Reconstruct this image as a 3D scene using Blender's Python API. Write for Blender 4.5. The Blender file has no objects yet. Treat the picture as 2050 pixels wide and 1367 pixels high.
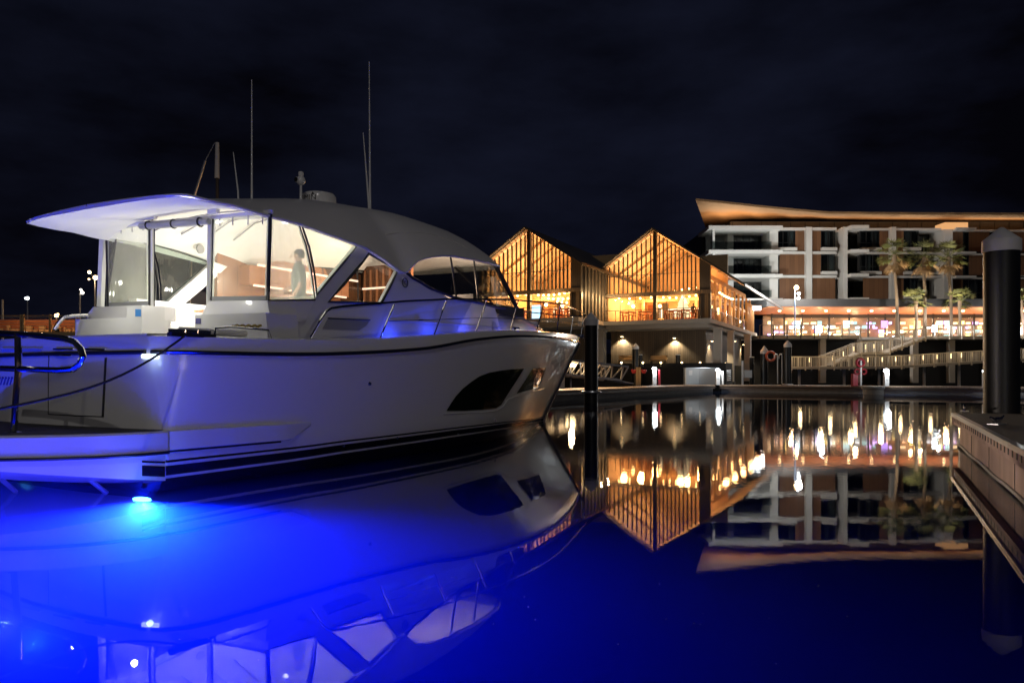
import bpy, bmesh, math, random
from mathutils import Vector, Matrix
from mathutils.bvhtree import BVHTree
random.seed(11)
SC = bpy.context.scene
COL = SC.collection
R = math.radians
# ---- viewpoint: a level camera 1.5 m above the water; photo measures -> metres
F, CX, HY, H = 1500.0, 1025.0, 750.0, 1.5
def at(x, y, Y): return Vector(((x-CX)/F*Y, Y, H-(y-HY)/F*Y))
def hx(x, Y): return (x-CX)/F*Y
def hz(y, Y): return H-(y-HY)/F*Y
def on_z(x, y, z): return at(x, y, (H-z)*F/(y-HY))

def interp(pts):
    """monotone cubic through (x, y) points"""
    pts = sorted(pts); n = len(pts)
    xs = [p[0] for p in pts]; ys = [p[1] for p in pts]
    d = [(ys[i+1]-ys[i])/(xs[i+1]-xs[i]) for i in range(n-1)]
    m = [d[0]]+[0 if d[i-1]*d[i] <= 0 else 2*d[i-1]*d[i]/(d[i-1]+d[i]) for i in range(1, n-1)]+[d[-1]]
    def f(x):
        if x <= xs[0]: return ys[0]+m[0]*0
        if x >= xs[-1]: return ys[-1]
        i = 0
        while x > xs[i+1]: i += 1
        h = xs[i+1]-xs[i]; t = (x-xs[i])/h
        return (2*t**3-3*t*t+1)*ys[i]+(t**3-2*t*t+t)*h*m[i]+(-2*t**3+3*t*t)*ys[i+1]+(t**3-t*t)*h*m[i+1]
    return f

# ---- mesh builder
class MB:
    def __init__(s): s.v = []; s.f = []; s.m = []
    def add(s, vs, fs, mi=0):
        o = len(s.v); s.v += [Vector(p) for p in vs]
        for k, f in enumerate(fs):
            s.f.append([o+i for i in f]); s.m.append(mi[k] if isinstance(mi, list) else mi)
        return s
    def box(s, c, size, ax=None, mi=0):
        c = Vector(c)
        X, Y, Z = ax or (Vector((1,0,0)), Vector((0,1,0)), Vector((0,0,1)))
        a, b, d = [q/2 for q in size]
        vs = [c+X*i*a+Y*j*b+Z*k*d for k in (-1,1) for j in (-1,1) for i in (-1,1)]
        return s.add(vs, [(0,2,3,1),(4,5,7,6),(0,1,5,4),(2,6,7,3),(0,4,6,2),(1,3,7,5)], mi)
    def bb(s, x0, x1, y0, y1, z0, z1, mi=0):
        return s.box(((x0+x1)/2,(y0+y1)/2,(z0+z1)/2), (abs(x1-x0),abs(y1-y0),abs(z1-z0)), None, mi)
    def beam(s, p, q, w, h, up=(0,0,1), mi=0):
        p = Vector(p); q = Vector(q); d = (q-p); L = d.length
        if L < 1e-6: return s
        d /= L; up = Vector(up)
        if abs(d.dot(up)) > .99: up = Vector((0,1,0))
        X = d.cross(up).normalized(); Z = X.cross(d)
        return s.box((p+q)/2, (w, L, h), (X, d, Z), mi)
    def tube(s, pts, r, n=8, closed=False, mi=0):
        pts = [Vector(p) for p in pts]; N = len(pts); rings = []
        up = None
        for i, p in enumerate(pts):
            if closed: t = pts[(i+1)%N]-pts[i-1]
            else: t = pts[min(i+1,N-1)]-pts[max(i-1,0)]
            t.normalize()
            if up is None:
                up = Vector((0,0,1)) if abs(t.z) < .9 else Vector((1,0,0))
            x = t.cross(up)
            if x.length < 1e-4: x = t.cross(Vector((0,1,0)))
            x.normalize(); up = x.cross(t).normalized()
            rr = r[i] if isinstance(r, (list, tuple)) else r
            rings.append([p+(x*math.cos(2*math.pi*k/n)+up*math.sin(2*math.pi*k/n))*rr for k in range(n)])
        vs = [q for g in rings for q in g]; fs = []
        for i in range(N if closed else N-1):
            j = (i+1)%N
            for k in range(n):
                fs.append((i*n+k, i*n+(k+1)%n, j*n+(k+1)%n, j*n+k))
        if not closed: fs += [tuple(range(n))[::-1], tuple((N-1)*n+k for k in range(n))]
        return s.add(vs, fs, mi)
    def cyl(s, p, q, r0, r1=None, n=12, mi=0): return s.tube([p, q], [r0, r0 if r1 is None else r1], n, False, mi)
    def lathe(s, c, prof, n=20, mi=0):
        c = Vector(c); vs = []; fs = []
        for r, z in prof:
            for k in range(n): vs.append(c+Vector((r*math.cos(2*math.pi*k/n), r*math.sin(2*math.pi*k/n), z)))
        for i in range(len(prof)-1):
            for k in range(n): fs.append((i*n+k, i*n+(k+1)%n, (i+1)*n+(k+1)%n, (i+1)*n+k))
        fs += [tuple(range(n))[::-1], tuple((len(prof)-1)*n+k for k in range(n))]
        return s.add(vs, fs, mi)
    def sph(s, c, r, n=10, mi=0, sc=(1,1,1)):
        c = Vector(c); m = max(4, n//2+1); vs = []; fs = []
        for i in range(m+1):
            a = math.pi*i/m-math.pi/2
            rr = max(math.cos(a), 1e-3)
            for k in range(n):
                vs.append(c+Vector((r*rr*math.cos(2*math.pi*k/n)*sc[0], r*rr*math.sin(2*math.pi*k/n)*sc[1], r*math.sin(a)*sc[2])))
        for i in range(m):
            for k in range(n): fs.append((i*n+k, i*n+(k+1)%n, (i+1)*n+(k+1)%n, (i+1)*n+k))
        fs += [tuple(range(n))[::-1], tuple(m*n+k for k in range(n))]
        return s.add(vs, fs, mi)
    def prism(s, poly, vec, mi=0):
        poly = [Vector(p) for p in poly]; vec = Vector(vec); n = len(poly)
        vs = poly+[p+vec for p in poly]
        fs = [tuple(range(n))[::-1], tuple(range(n, 2*n))]+[(i, (i+1)%n, n+(i+1)%n, n+i) for i in range(n)]
        return s.add(vs, fs, mi)
    def loft(s, rows, mi=0, close=False):
        n = len(rows[0]); vs = [p for r in rows for p in r]; fs = []; ms = []
        for i in range(len(rows)-1):
            for k in range(n if close else n-1):
                fs.append((i*n+k, i*n+(k+1)%n, (i+1)*n+(k+1)%n, (i+1)*n+k))
                ms.append(mi[i] if isinstance(mi, list) else mi)
        return s.add(vs, fs, ms)
    def mirror(s):
        m = MB(); m.v = [Vector((-p.x, p.y, p.z)) for p in s.v]; m.f = [list(reversed(f)) for f in s.f]; m.m = list(s.m)
        return m
    def join(s, o):
        k = len(s.v); s.v += [p.copy() for p in o.v]; s.f += [[i+k for i in f] for f in o.f]; s.m += o.m
        return s
    def build(s, name, mats, parent=None, smooth=False, local=False, angle=35, weld=False):
        me = bpy.data.meshes.new(name)
        org = Vector((0,0,0))
        if parent is not None and not local:
            q = parent
            while q is not None: org = org+q.location; q = q.parent
        if parent is None and not local:
            n = len(s.v)
            lo = [min(p[i] for p in s.v) for i in range(3)]; hi = [max(p[i] for p in s.v) for i in range(3)]
            org = Vector(((lo[0]+hi[0])/2, (lo[1]+hi[1])/2, lo[2]))
        me.from_pydata([p-org for p in s.v], [], s.f)
        if not isinstance(mats, (list, tuple)): mats = [mats]
        for m in mats: me.materials.append(m)
        for p, mi in zip(me.polygons, s.m): p.material_index = mi
        bm = bmesh.new(); bm.from_mesh(me)
        if weld: bmesh.ops.remove_doubles(bm, verts=bm.verts, dist=1e-4)
        bmesh.ops.recalc_face_normals(bm, faces=bm.faces)
        bm.to_mesh(me); bm.free()
        if smooth:
            for p in me.polygons: p.use_smooth = True
            me.set_sharp_from_angle(angle=R(angle))
        o = bpy.data.objects.new(name, me); COL.objects.link(o)
        if parent is not None: o.parent = parent
        else: o.location = org
        return o

def tag(o, label=None, cat=None, group=None, kind=None):
    if label: o['label'] = label
    if cat: o['category'] = cat
    if group: o['group'] = group
    if kind: o['kind'] = kind
    return o
def thing(name, loc, label, cat, group=None, rz=0):
    o = bpy.data.objects.new(name, None); COL.objects.link(o)
    o.location = loc; o.rotation_euler = (0,0,rz); o.empty_display_size = .2
    return tag(o, label, cat, group)
def copy_tree(o, parent=None):
    c = o.copy(); COL.objects.link(c)
    if parent is not None: c.parent = parent
    for ch in list(o.children): copy_tree(ch, c)
    return c
def dup(o, loc, label=None, group=None, rz=None, sc=None):
    c = copy_tree(o); c.location = loc
    if rz is not None: c.rotation_euler = (0,0,rz)
    if sc is not None: c.scale = (sc,sc,sc)
    if label: c['label'] = label
    if group: c['group'] = group
    return c

# ---- materials
def newmat(name):
    m = bpy.data.materials.new(name); m.use_nodes = True; nt = m.node_tree; nt.nodes.clear()
    out = nt.nodes.new('ShaderNodeOutputMaterial'); return m, nt, out
def pm(name, col, rough=.5, metal=0., var=.12, scale=4., bump=0., coat=0., stretch=None, spec=.5, bscale=None):
    m, nt, out = newmat(name); N = nt.nodes; L = nt.links
    b = N.new('ShaderNodeBsdfPrincipled'); L.new(b.outputs[0], out.inputs[0])
    tc = N.new('ShaderNodeTexCoord'); mp = N.new('ShaderNodeMapping'); L.new(tc.outputs['Object'], mp.inputs[0])
    if stretch: mp.inputs['Scale'].default_value = stretch
    nz = N.new('ShaderNodeTexNoise'); nz.inputs['Scale'].default_value = scale; nz.inputs['Detail'].default_value = 5
    L.new(mp.outputs[0], nz.inputs['Vector'])
    mx = N.new('ShaderNodeMix'); mx.data_type = 'RGBA'
    mx.inputs[6].default_value = [c*(1-var) for c in col]+[1]; mx.inputs[7].default_value = [min(1, c*(1+var)) for c in col]+[1]
    L.new(nz.outputs['Fac'], mx.inputs[0]); L.new(mx.outputs[2], b.inputs['Base Color'])
    b.inputs['Roughness'].default_value = rough; b.inputs['Metallic'].default_value = metal
    b.inputs['Specular IOR Level'].default_value = spec
    if coat: b.inputs['Coat Weight'].default_value = coat; b.inputs['Coat Roughness'].default_value = .04
    if bump:
        bp_ = N.new('ShaderNodeBump'); bp_.inputs['Strength'].default_value = bump; bp_.inputs['Distance'].default_value = .02
        if bscale:
            n2 = N.new('ShaderNodeTexNoise'); n2.inputs['Scale'].default_value = bscale; n2.inputs['Detail'].default_value = 4
            L.new(mp.outputs[0], n2.inputs['Vector']); L.new(n2.outputs['Fac'], bp_.inputs['Height'])
        else: L.new(nz.outputs['Fac'], bp_.inputs['Height'])
        L.new(bp_.outputs[0], b.inputs['Normal'])
    return m
def planks(name, col, axis='X', width=.14, rough=.6, var=.25, gap=.1, stretch=(1,1,1), metal=0.):
    """boards: narrow dark joints at even spacing along one axis, every board a little different"""
    m, nt, out = newmat(name); N = nt.nodes; L = nt.links
    b = N.new('ShaderNodeBsdfPrincipled'); L.new(b.outputs[0], out.inputs[0])
    tc = N.new('ShaderNodeTexCoord'); sp = N.new('ShaderNodeSeparateXYZ'); L.new(tc.outputs['Object'], sp.inputs[0])
    dv = N.new('ShaderNodeMath'); dv.operation = 'DIVIDE'; dv.inputs[1].default_value = width; L.new(sp.outputs[axis], dv.inputs[0])
    fr = N.new('ShaderNodeMath'); fr.operation = 'FRACT'; L.new(dv.outputs[0], fr.inputs[0])
    fl = N.new('ShaderNodeMath'); fl.operation = 'FLOOR'; L.new(dv.outputs[0], fl.inputs[0])
    wn = N.new('ShaderNodeTexWhiteNoise'); wn.noise_dimensions = '1D'; L.new(fl.outputs[0], wn.inputs['W'])
    lt = N.new('ShaderNodeMath'); lt.operation = 'GREATER_THAN'; lt.inputs[1].default_value = gap; L.new(fr.outputs[0], lt.inputs[0])
    nz = N.new('ShaderNodeTexNoise'); nz.inputs['Scale'].default_value = 3; nz.inputs['Detail'].default_value = 6
    mp = N.new('ShaderNodeMapping'); mp.inputs['Scale'].default_value = stretch; L.new(tc.outputs['Object'], mp.inputs[0]); L.new(mp.outputs[0], nz.inputs['Vector'])
    ad = N.new('ShaderNodeMath'); ad.operation = 'ADD'; L.new(wn.outputs['Value'], ad.inputs[0]); L.new(nz.outputs['Fac'], ad.inputs[1])
    hf = N.new('ShaderNodeMath'); hf.operation = 'MULTIPLY'; hf.inputs[1].default_value = .5; L.new(ad.outputs[0], hf.inputs[0])
    mx = N.new('ShaderNodeMix'); mx.data_type = 'RGBA'; L.new(hf.outputs[0], mx.inputs[0])
    mx.inputs[6].default_value = [c*(1-var) for c in col]+[1]; mx.inputs[7].default_value = [min(1,c*(1+var)) for c in col]+[1]
    m2 = N.new('ShaderNodeMix'); m2.data_type = 'RGBA'; L.new(lt.outputs[0], m2.inputs[0])
    m2.inputs[6].default_value = [c*.25 for c in col]+[1]; L.new(mx.outputs[2], m2.inputs[7])
    L.new(m2.outputs[2], b.inputs['Base Color']); b.inputs['Roughness'].default_value = rough; b.inputs['Metallic'].default_value = metal
    bp_ = N.new('ShaderNodeBump'); bp_.inputs['Strength'].default_value = .5; bp_.inputs['Distance'].default_value = .01
    L.new(lt.outputs[0], bp_.inputs['Height']); L.new(bp_.outputs[0], b.inputs['Normal'])
    return m
def em(name, col, strength, sample=False):
    m, nt, out = newmat(name)
    e = nt.nodes.new('ShaderNodeEmission'); e.inputs[0].default_value = list(col)+[1]; e.inputs[1].default_value = strength
    nt.links.new(e.outputs[0], out.inputs[0])
    m.cycles.emission_sampling = 'AUTO' if sample else 'NONE'
    return m
def glass(name, tint=(1,1,1), rough=0., ior=1.45, refl=1., haze=0.):
    m, nt, out = newmat(name); N = nt.nodes; L = nt.links
    t = N.new('ShaderNodeBsdfTransparent'); t.inputs[0].default_value = list(tint)+[1]
    g = N.new('ShaderNodeBsdfGlossy'); g.inputs['Roughness'].default_value = rough; g.inputs[0].default_value = (refl,refl,refl,1)
    ge = N.new('ShaderNodeNewGeometry'); io = N.new('ShaderNodeMix'); io.inputs[2].default_value = ior; io.inputs[3].default_value = 1/ior
    L.new(ge.outputs['Backfacing'], io.inputs[0])          # a thin sheet reflects alike from both sides
    f = N.new('ShaderNodeFresnel'); L.new(io.outputs[0], f.inputs[0])
    if haze:
        d = N.new('ShaderNodeBsdfDiffuse'); d.inputs[0].default_value = (.72,.74,.66,1); tl = N.new('ShaderNodeBsdfTranslucent'); tl.inputs[0].default_value = (.72,.74,.66,1)
        nz = N.new('ShaderNodeTexNoise'); nz.inputs['Scale'].default_value = 1.6; nz.inputs['Detail'].default_value = 3
        tc = N.new('ShaderNodeTexCoord'); mp = N.new('ShaderNodeMapping'); mp.inputs['Scale'].default_value = (1.5,1.5,.3); L.new(tc.outputs['Object'], mp.inputs[0]); L.new(mp.outputs[0], nz.inputs['Vector'])
        mr = N.new('ShaderNodeMapRange'); mr.inputs[3].default_value = haze*.4; mr.inputs[4].default_value = haze*1.6; L.new(nz.outputs['Fac'], mr.inputs[0])
        m1 = N.new('ShaderNodeMixShader'); m1.inputs[0].default_value = .55; L.new(d.outputs[0], m1.inputs[1]); L.new(tl.outputs[0], m1.inputs[2])
        bu = N.new('ShaderNodeBump'); bu.inputs['Strength'].default_value = .6; bu.inputs['Distance'].default_value = .03; L.new(nz.outputs['Fac'], bu.inputs['Height']); L.new(bu.outputs[0], g.inputs['Normal'])
        m2 = N.new('ShaderNodeMixShader'); L.new(mr.outputs[0], m2.inputs[0]); L.new(t.outputs[0], m2.inputs[1]); L.new(m1.outputs[0], m2.inputs[2]); t = m2
    mx = N.new('ShaderNodeMixShader'); L.new(f.outputs[0], mx.inputs[0]); L.new(t.outputs[0], mx.inputs[1]); L.new(g.outputs[0], mx.inputs[2])
    L.new(mx.outputs[0], out.inputs[0]); return m
def lamp(name, loc, power, col, radius=.1, kind='POINT', rot=None, size=None, spot=None, parent=None, sizey=None, blend=.5):
    d = bpy.data.lights.new(name, kind); d.energy = power; d.color = col
    if kind in ('POINT', 'SPOT'): d.shadow_soft_size = radius
    if kind == 'AREA':
        d.size = size or 1
        if sizey: d.shape = 'RECTANGLE'; d.size_y = sizey
    if kind == 'SPOT': d.spot_size = spot or R(90); d.spot_blend = blend
    o = bpy.data.objects.new(name, d); COL.objects.link(o); o.location = loc
    if rot: o.rotation_euler = rot
    if parent: o.parent = parent
    return o
def text_mb(s, size):
    """letters as flat outlines in the xz plane, origin at the left of the baseline"""
    c = bpy.data.curves.new('letters', 'FONT'); c.body = s; c.size = size
    o = bpy.data.objects.new('letters', c); COL.objects.link(o)
    dg = bpy.context.evaluated_depsgraph_get(); me = bpy.data.meshes.new_from_object(o.evaluated_get(dg))
    mb = MB(); mb.add([(v.co.x, 0, v.co.y) for v in me.vertices], [tuple(p.vertices) for p in me.polygons])
    bpy.data.objects.remove(o); bpy.data.curves.remove(c); bpy.data.meshes.remove(me)
    return mb

M = {}
M['gel'] = pm('white_gelcoat', (.72,.71,.70), .24, var=.03, scale=1.2, coat=.22)
M['gelroof'] = pm('satin_white_gelcoat', (.74,.72,.72), .34, var=.04, scale=1.5, coat=.2)
M['headlining'] = pm('matt_white_headlining', (.70,.70,.66), .75, var=.04, scale=1.5, spec=.2)
M['navy'] = pm('black_boot_paint', (.012,.012,.018), .18, var=.2, coat=.3)
M['black'] = pm('black_rubber', (.012,.012,.013), .45, var=.2)
M['chrome'] = pm('polished_steel', (.75,.75,.76), .08, 1., var=.03)
M['steel'] = pm('brushed_aluminium', (.55,.56,.58), .35, .8, var=.08, scale=8)
M['vinyl'] = pm('grey_vinyl', (.30,.30,.29), .5, var=.1)
M['seatwhite'] = pm('white_upholstery', (.7,.69,.66), .6, var=.06)
M['dark'] = pm('dark_upholstery', (.03,.03,.032), .6)
M['timber'] = planks('gloss_timber', (.30,.13,.06), 'Y', .35, .25, .2, .02, (1,.3,4))
M['teak'] = planks('dark_teak', (.035,.03,.027), 'X', .07, .7, .2, .08)
M['clear'] = glass('clear_glass', (.95,.95,.95), .0, 1.4)
M['vinylclear'] = glass('clear_vinyl', (.93,.95,.91), .03, 1.5, 1., .19)
M['vinylmilk'] = glass('milky_vinyl', (.93,.95,.91), .05, 1.45, 1., .36)
M['vinylband'] = glass('vinyl_border', (.9,.92,.88), .2, 1.4, 1., .62)
M['quarterglass'] = glass('misted_glass', (.80,.88,.84), .02, 1.5, 1., .16)
M['tint'] = glass('tinted_glass', (.55,.58,.58), 0., 1.5)
M['tintdark'] = glass('dark_glass', (.10,.10,.10), 0., 1.5)
M['hullglass'] = pm('black_hull_glass', (.008,.012,.006), .03, var=.1)
M['concrete'] = pm('concrete', (.30,.28,.26), .75, var=.3, scale=3, bump=.25, bscale=25)
M['conc_dark'] = pm('stained_concrete', (.46,.32,.265), .8, var=.45, scale=2.2, bump=.4, bscale=14, stretch=(1,1,.35))
M['pile'] = pm('black_pile_sleeve', (.0055,.0055,.006), .42, var=.6, scale=5, stretch=(1,1,.12), bump=.25, bscale=9)
M['pilecap'] = pm('white_pile_cap', (.62,.60,.58), .45, var=.08)
M['deck'] = planks('deck_boards', (.45,.32,.22), 'X', .14, .7, .25, .08)
M['redpaint'] = pm('red_paint', (.26,.012,.02), .4)
M['greybox'] = pm('grey_cabinet', (.42,.43,.43), .5, var=.05)
M['whitep'] = pm('white_render', (.62,.60,.56), .7, var=.06, scale=.6)
M['brown'] = planks('brown_shutter', (.17,.078,.035), 'X', .62, .55, .22, .04, (1,1,.3))
M['darkwall'] = pm('dark_wall', (.035,.033,.032), .6, var=.2)
M['win'] = pm('dark_window_glass', (.02,.024,.028), .05, var=.2)
M['winlit'] = pm('net_curtain', (.30,.31,.31), .7, var=.25, scale=3, stretch=(8,8,.3))
M['frame'] = pm('dark_frame', (.02,.02,.02), .4)
M['soffit'] = pm('timber_soffit', (.42,.25,.13), .55, var=.12, scale=1.2, stretch=(.2,1,1))
M['tan'] = pm('timber_lining', (.52,.33,.16), .55, var=.18, scale=2, stretch=(.3,1,1))
M['rafter'] = pm('pale_timber', (.5,.33,.17), .5, var=.15, scale=3)
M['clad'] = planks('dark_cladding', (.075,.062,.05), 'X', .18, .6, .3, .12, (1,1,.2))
M['cladlit'] = planks('cladding_lit_tone', (.12,.09,.062), 'X', .2, .65, .3, .1, (1,1,.2))  # lighter copy of the dark cladding, its lit look put into the colour
M['roofm'] = pm('dark_metal_roof', (.055,.05,.047), .5, var=.15, scale=1)
M['slab'] = pm('pale_slab', (.36,.32,.27), .75, var=.15, scale=.8)
M['bronze'] = pm('bronze_frame', (.05,.038,.028), .45)
M['rail'] = pm('pale_rail', (.50,.44,.36), .5, var=.1)
M['trunkm'] = pm('palm_trunk', (.17,.12,.08), .85, var=.4, scale=6, bump=.6, stretch=(1,1,3))
M['frond'] = pm('palm_leaf', (.13,.135,.04), .55, var=.45, scale=2)
M['frondry'] = pm('dry_palm_leaf', (.34,.21,.10), .7, var=.3, scale=2)
M['furn'] = pm('red_brown_furniture', (.30,.10,.04), .5, var=.2)
M['ground'] = pm('ground_paving', (.10,.085,.07), .85, var=.3, scale=.5)
M['quay'] = pm('black_quay_wall', (.007,.006,.006), .9, var=.4)
M['skin'] = pm('skin', (.5,.29,.20), .55, var=.05)
M['cloth'] = pm('grey_shirt', (.13,.135,.115), .8, var=.1)
M['trouser'] = pm('dark_trousers', (.03,.03,.035), .8)
M['hair'] = pm('dark_hair', (.03,.02,.015), .6)
M['rope'] = pm('black_rope', (.015,.015,.016), .8, bump=.5, scale=40)
M['bluevinyl'] = pm('blue_sticker', (.03,.22,.6), .4)
M['purple'] = pm('navy_sticker', (.05,.05,.25), .4)
M['gold'] = pm('ochre_rope', (.45,.32,.08), .7)
M['e_white'] = em('lamp_white', (.85,.95,1), 14)
M['e_warm'] = em('lamp_warm', (1,.72,.36), 14)
M['e_bulb'] = em('bulb_amber', (1,.62,.22), 22)
M['e_strip'] = em('strip_warm', (1,.62,.42), 3.0)
M['e_cool'] = em('downlight_cool', (1,1,.92), 12)
M['e_blue'] = em('lamp_blue', (.02,.06,1), 8)
M['e_uw'] = em('underwater_lens', (.08,.5,1), 9)
# ======================================================= the motor yacht
TH = R(29)
AX = Vector((math.sin(TH), math.cos(TH), 0)); SX = Vector((math.cos(TH), -math.sin(TH), 0))
C0 = Vector((-6.29, 10.59, 0))
def W(u, v, z): return C0+AX*u+SX*v+Vector((0,0,z))
def pix(u, v, z):
    p = W(u, v, z); return (CX+p.x/p.y*F, HY-(p.z-H)/p.y*F)
def L3(u, v, z): return Vector((v, u, z))          # local axes of the yacht: x starboard, y forward, z up
_o = Vector((0,0,H))-C0; RO = Vector((_o.dot(SX), _o.dot(AX), H))
def rdir(px, py):
    d = Vector(((px-CX)/F, 1, -(py-HY)/F)); return Vector((d.dot(SX), d.dot(AX), d.z))
def onv(px, py, v):
    d = rdir(px, py); return RO+d*((v-RO.x)/d.x)
def onu(px, py, u):
    d = rdir(px, py); return RO+d*((u-RO.y)/d.y)
def along(b, px):
    lo, hi = -.6, 17.74
    f = lambda u: pix(u, b(u), 1.5)[0]-px
    for _ in range(60):
        mid = (lo+hi)/2
        if f(mid) < 0: lo = mid
        else: hi = mid
    return (lo+hi)/2
def zcurve(b, pts, ends=()):
    r = []
    for px, py in pts:
        u = along(b, px); Y = W(u, b(u), 0).y; r.append((u, hz(py, Y)))
    out = []
    for p in sorted(r+list(ends)):
        if not out or p[0]-out[-1][0] > .02: out.append(p)
    return interp(out)

LOA, LCH = 17.74, 15.05
b_s = interp([(0,1.76),(.08,1.97),(.22,2.13),(.5,2.27),(1.1,2.36),(3,2.46),(6,2.5),(9,2.38),(11.5,2.02),(13.5,1.5),(15.3,.92),(16.6,.45),(17.4,.15),(LOA,.02)])
b_c = interp([(0,2.2),(4,2.27),(7,2.18),(9.5,1.84),(11.5,1.28),(13.3,.62),(14.5,.19),(LCH,.012)])
z_s = zcurve(b_s, [(386,671),(500,675),(600,677),(680,677.5),(764,676),(869,669),(951,663),(1021,661),(1106,664),(1140,667),(1156,671)])
z_r = zcurve(b_s, [(345,705),(450,707),(600,709),(717,706),(849,697.5),(951,680),(1039,672.7),(1100,675),(1141,681),(1157,684)])
z_c = zcurve(b_c, [(330,921.5),(600,893),(700,880),(900,856.5),(1000,845),(1068,837),(1086,834)])

ts = [0,.0012,.0028,.0045,.008,.0125,.02,.03,.04]+[.04+.96*(1-(1-i/46)**1.25) for i in range(1, 47)]
def hull_side():
    rows = []
    K = 9
    for t in ts:
        us, uc = t*LOA, t*LCH
        zs, zr, zc = z_s(us), z_r(us), z_c(uc)
        vs, vc = b_s(us), b_c(uc)
        g = 1-.35*t
        col = [L3(us, max(vs-.16, 0), zs-.02), L3(us, max(vs-.12,0), zs), L3(us, vs-.03, zs-.02), L3(us, vs, zr+.03), L3(us, vs, zr-.03)]
        fl = 1+.55*max(0, (t-.45)/.55)                # flare: hollow bow sections
        for k in range(1, K+1):
            q = 1-k/K
            col.append(L3(uc+(us-uc)*q, vc+(vs-vc)*q**fl, zc+(zr-.03-zc)*q))
        for dz in (.033, .075, .205, .245): col.append(L3(uc-.06*t*dz*4, max(vc-.1*dz*4*min(1, vc*3), .01), zc-dz*g))
        col.append(L3(uc-.25*t, max(vc*.88-.05, .008), -.15)); col.append(L3(uc-.5*t-.2, max(vc*.5-.05, .005), -.75)); col.append(L3(uc-.5*t-.3, 0, -1.0))
        rows.append(col)
    return rows
HR = hull_side()
nc = len(HR[0])
# material per strip down the section: white ... black line, white gap, black band, white line, black bottom
strip = [0]*(nc-1)
base = 4+9
strip[base+0] = 1; strip[base+1] = 0; strip[base+2] = 1; strip[base+3] = 0; strip[base+4] = 1; strip[base+5] = 1; strip[base+6] = 1
hull = MB()
vs = [p for r in HR for p in r]; fs = []; ms = []
for i in range(len(HR)-1):
    for k in range(nc-1):
        fs.append((i*nc+k, i*nc+k+1, (i+1)*nc+k+1, (i+1)*nc+k)); ms.append(strip[k])
hull.add(vs, fs, ms)
hull.join(hull.mirror())
# transom (slightly bowed) from the corner to corner, and the aft face of the bottom
tr = HR[0]
def trow(p, n=14):
    out = []
    for i in range(n+1):
        s = 1-2*i/n
        out.append(Vector((p.x*s, p.y-.12*(1-s*s), p.z)))
    return out
hull.loft([trow(tr[k]) for k in range(1, nc)], strip[1:nc-1])
BV = BVHTree.FromPolygons(hull.v, hull.f)
def on_hull(px, py, off=.012, bv=None):
    d = rdir(px, py).normalized(); h = (bv or BV).ray_cast(RO, d)
    if h[0] is None: return None
    n = h[1] if h[1].dot(d) < 0 else -h[1]
    return h[0]+n*off
yacht = thing('motor_yacht', (C0.x, C0.y, 0), 'large white motor yacht with lit glazed cockpit moored at left', 'motor yacht', rz=-TH)
def yp(mb, name, mat, parent=yacht, smooth=False, angle=35, both=False, label=None, weld=False):
    r = None
    for q in ([mb, mb.mirror()] if both else [mb]):
        r0 = q.build(name, mat, parent, smooth, True, angle, weld)
        if label: r0['label'] = label
        r = r or r0
    return r
hull_o = yp(hull, 'hull', [M['gel'], M['navy']], smooth=True, angle=52, weld=True)
# deck with foredeck trunk
dk = MB(); rows = []
for t in ts[2:]:
    us = t*LOA; v = max(b_s(us)-.14, .005); z = z_s(us)-.16
    rows.append([L3(us, v*s, z+.05*(1-s*s)) for s in (1,.9,.5,0,-.5,-.9,-1)])
dk.loft(rows); yp(dk, 'deck', M['gelroof'], smooth=True)
cap = MB()
for i in range(1): pass
# rub rail: black rubber with a steel bead
us_ = [t*LOA for t in ts]
yp(MB().tube([L3(u, b_s(u)+.012, z_r(u)) for u in us_[1:]], .032, 6), 'rub_rail', M['black'], both=True, smooth=True)
yp(MB().tube([L3(u, b_s(u)+.04, z_r(u)) for u in us_[1:]], .016, 6), 'rub_rail_trim', M['chrome'], both=True, smooth=True)
yp(MB().tube([L3(0-.12*(1-s*s)-.01, 1.76*s, z_r(0)) for s in [1-i/7 for i in range(15)]], .03, 6), 'transom_fender', M['black'], smooth=True)
# steel stem guard
sg = []
for k in range(4, 4+10):
    p = HR[-1][k]; sg.append(Vector((0, p.y+.012, p.z)))
sg += [Vector((0, HR[-1][base+3].y+.01, HR[-1][base+3].z)), Vector((0, HR[-1][base+4].y, HR[-1][base+4].z-.04))]
g = MB(); rows = []
for p in sg: rows.append([Vector((.12, p.y-.09, p.z)), Vector((.085, p.y+.0, p.z)), Vector((.03, p.y+.035, p.z)), Vector((-.03, p.y+.035, p.z)), Vector((-.085, p.y, p.z)), Vector((-.12, p.y-.09, p.z))])
g.loft(rows); yp(g, 'stem_guard', M['chrome'], smooth=True, angle=60)
# bow roller and bow tip plate
g = MB(); g.beam(L3(17.2,0,z_s(17.4)+.02), L3(18.0,0,z_s(17.7)-.02), .22, .06); g.tube([L3(17.95,-.1,z_s(17.7)+.02), L3(17.95,.1,z_s(17.7)+.02)], .07, 10)
yp(g, 'bow_roller', M['chrome'], smooth=True)
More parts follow.
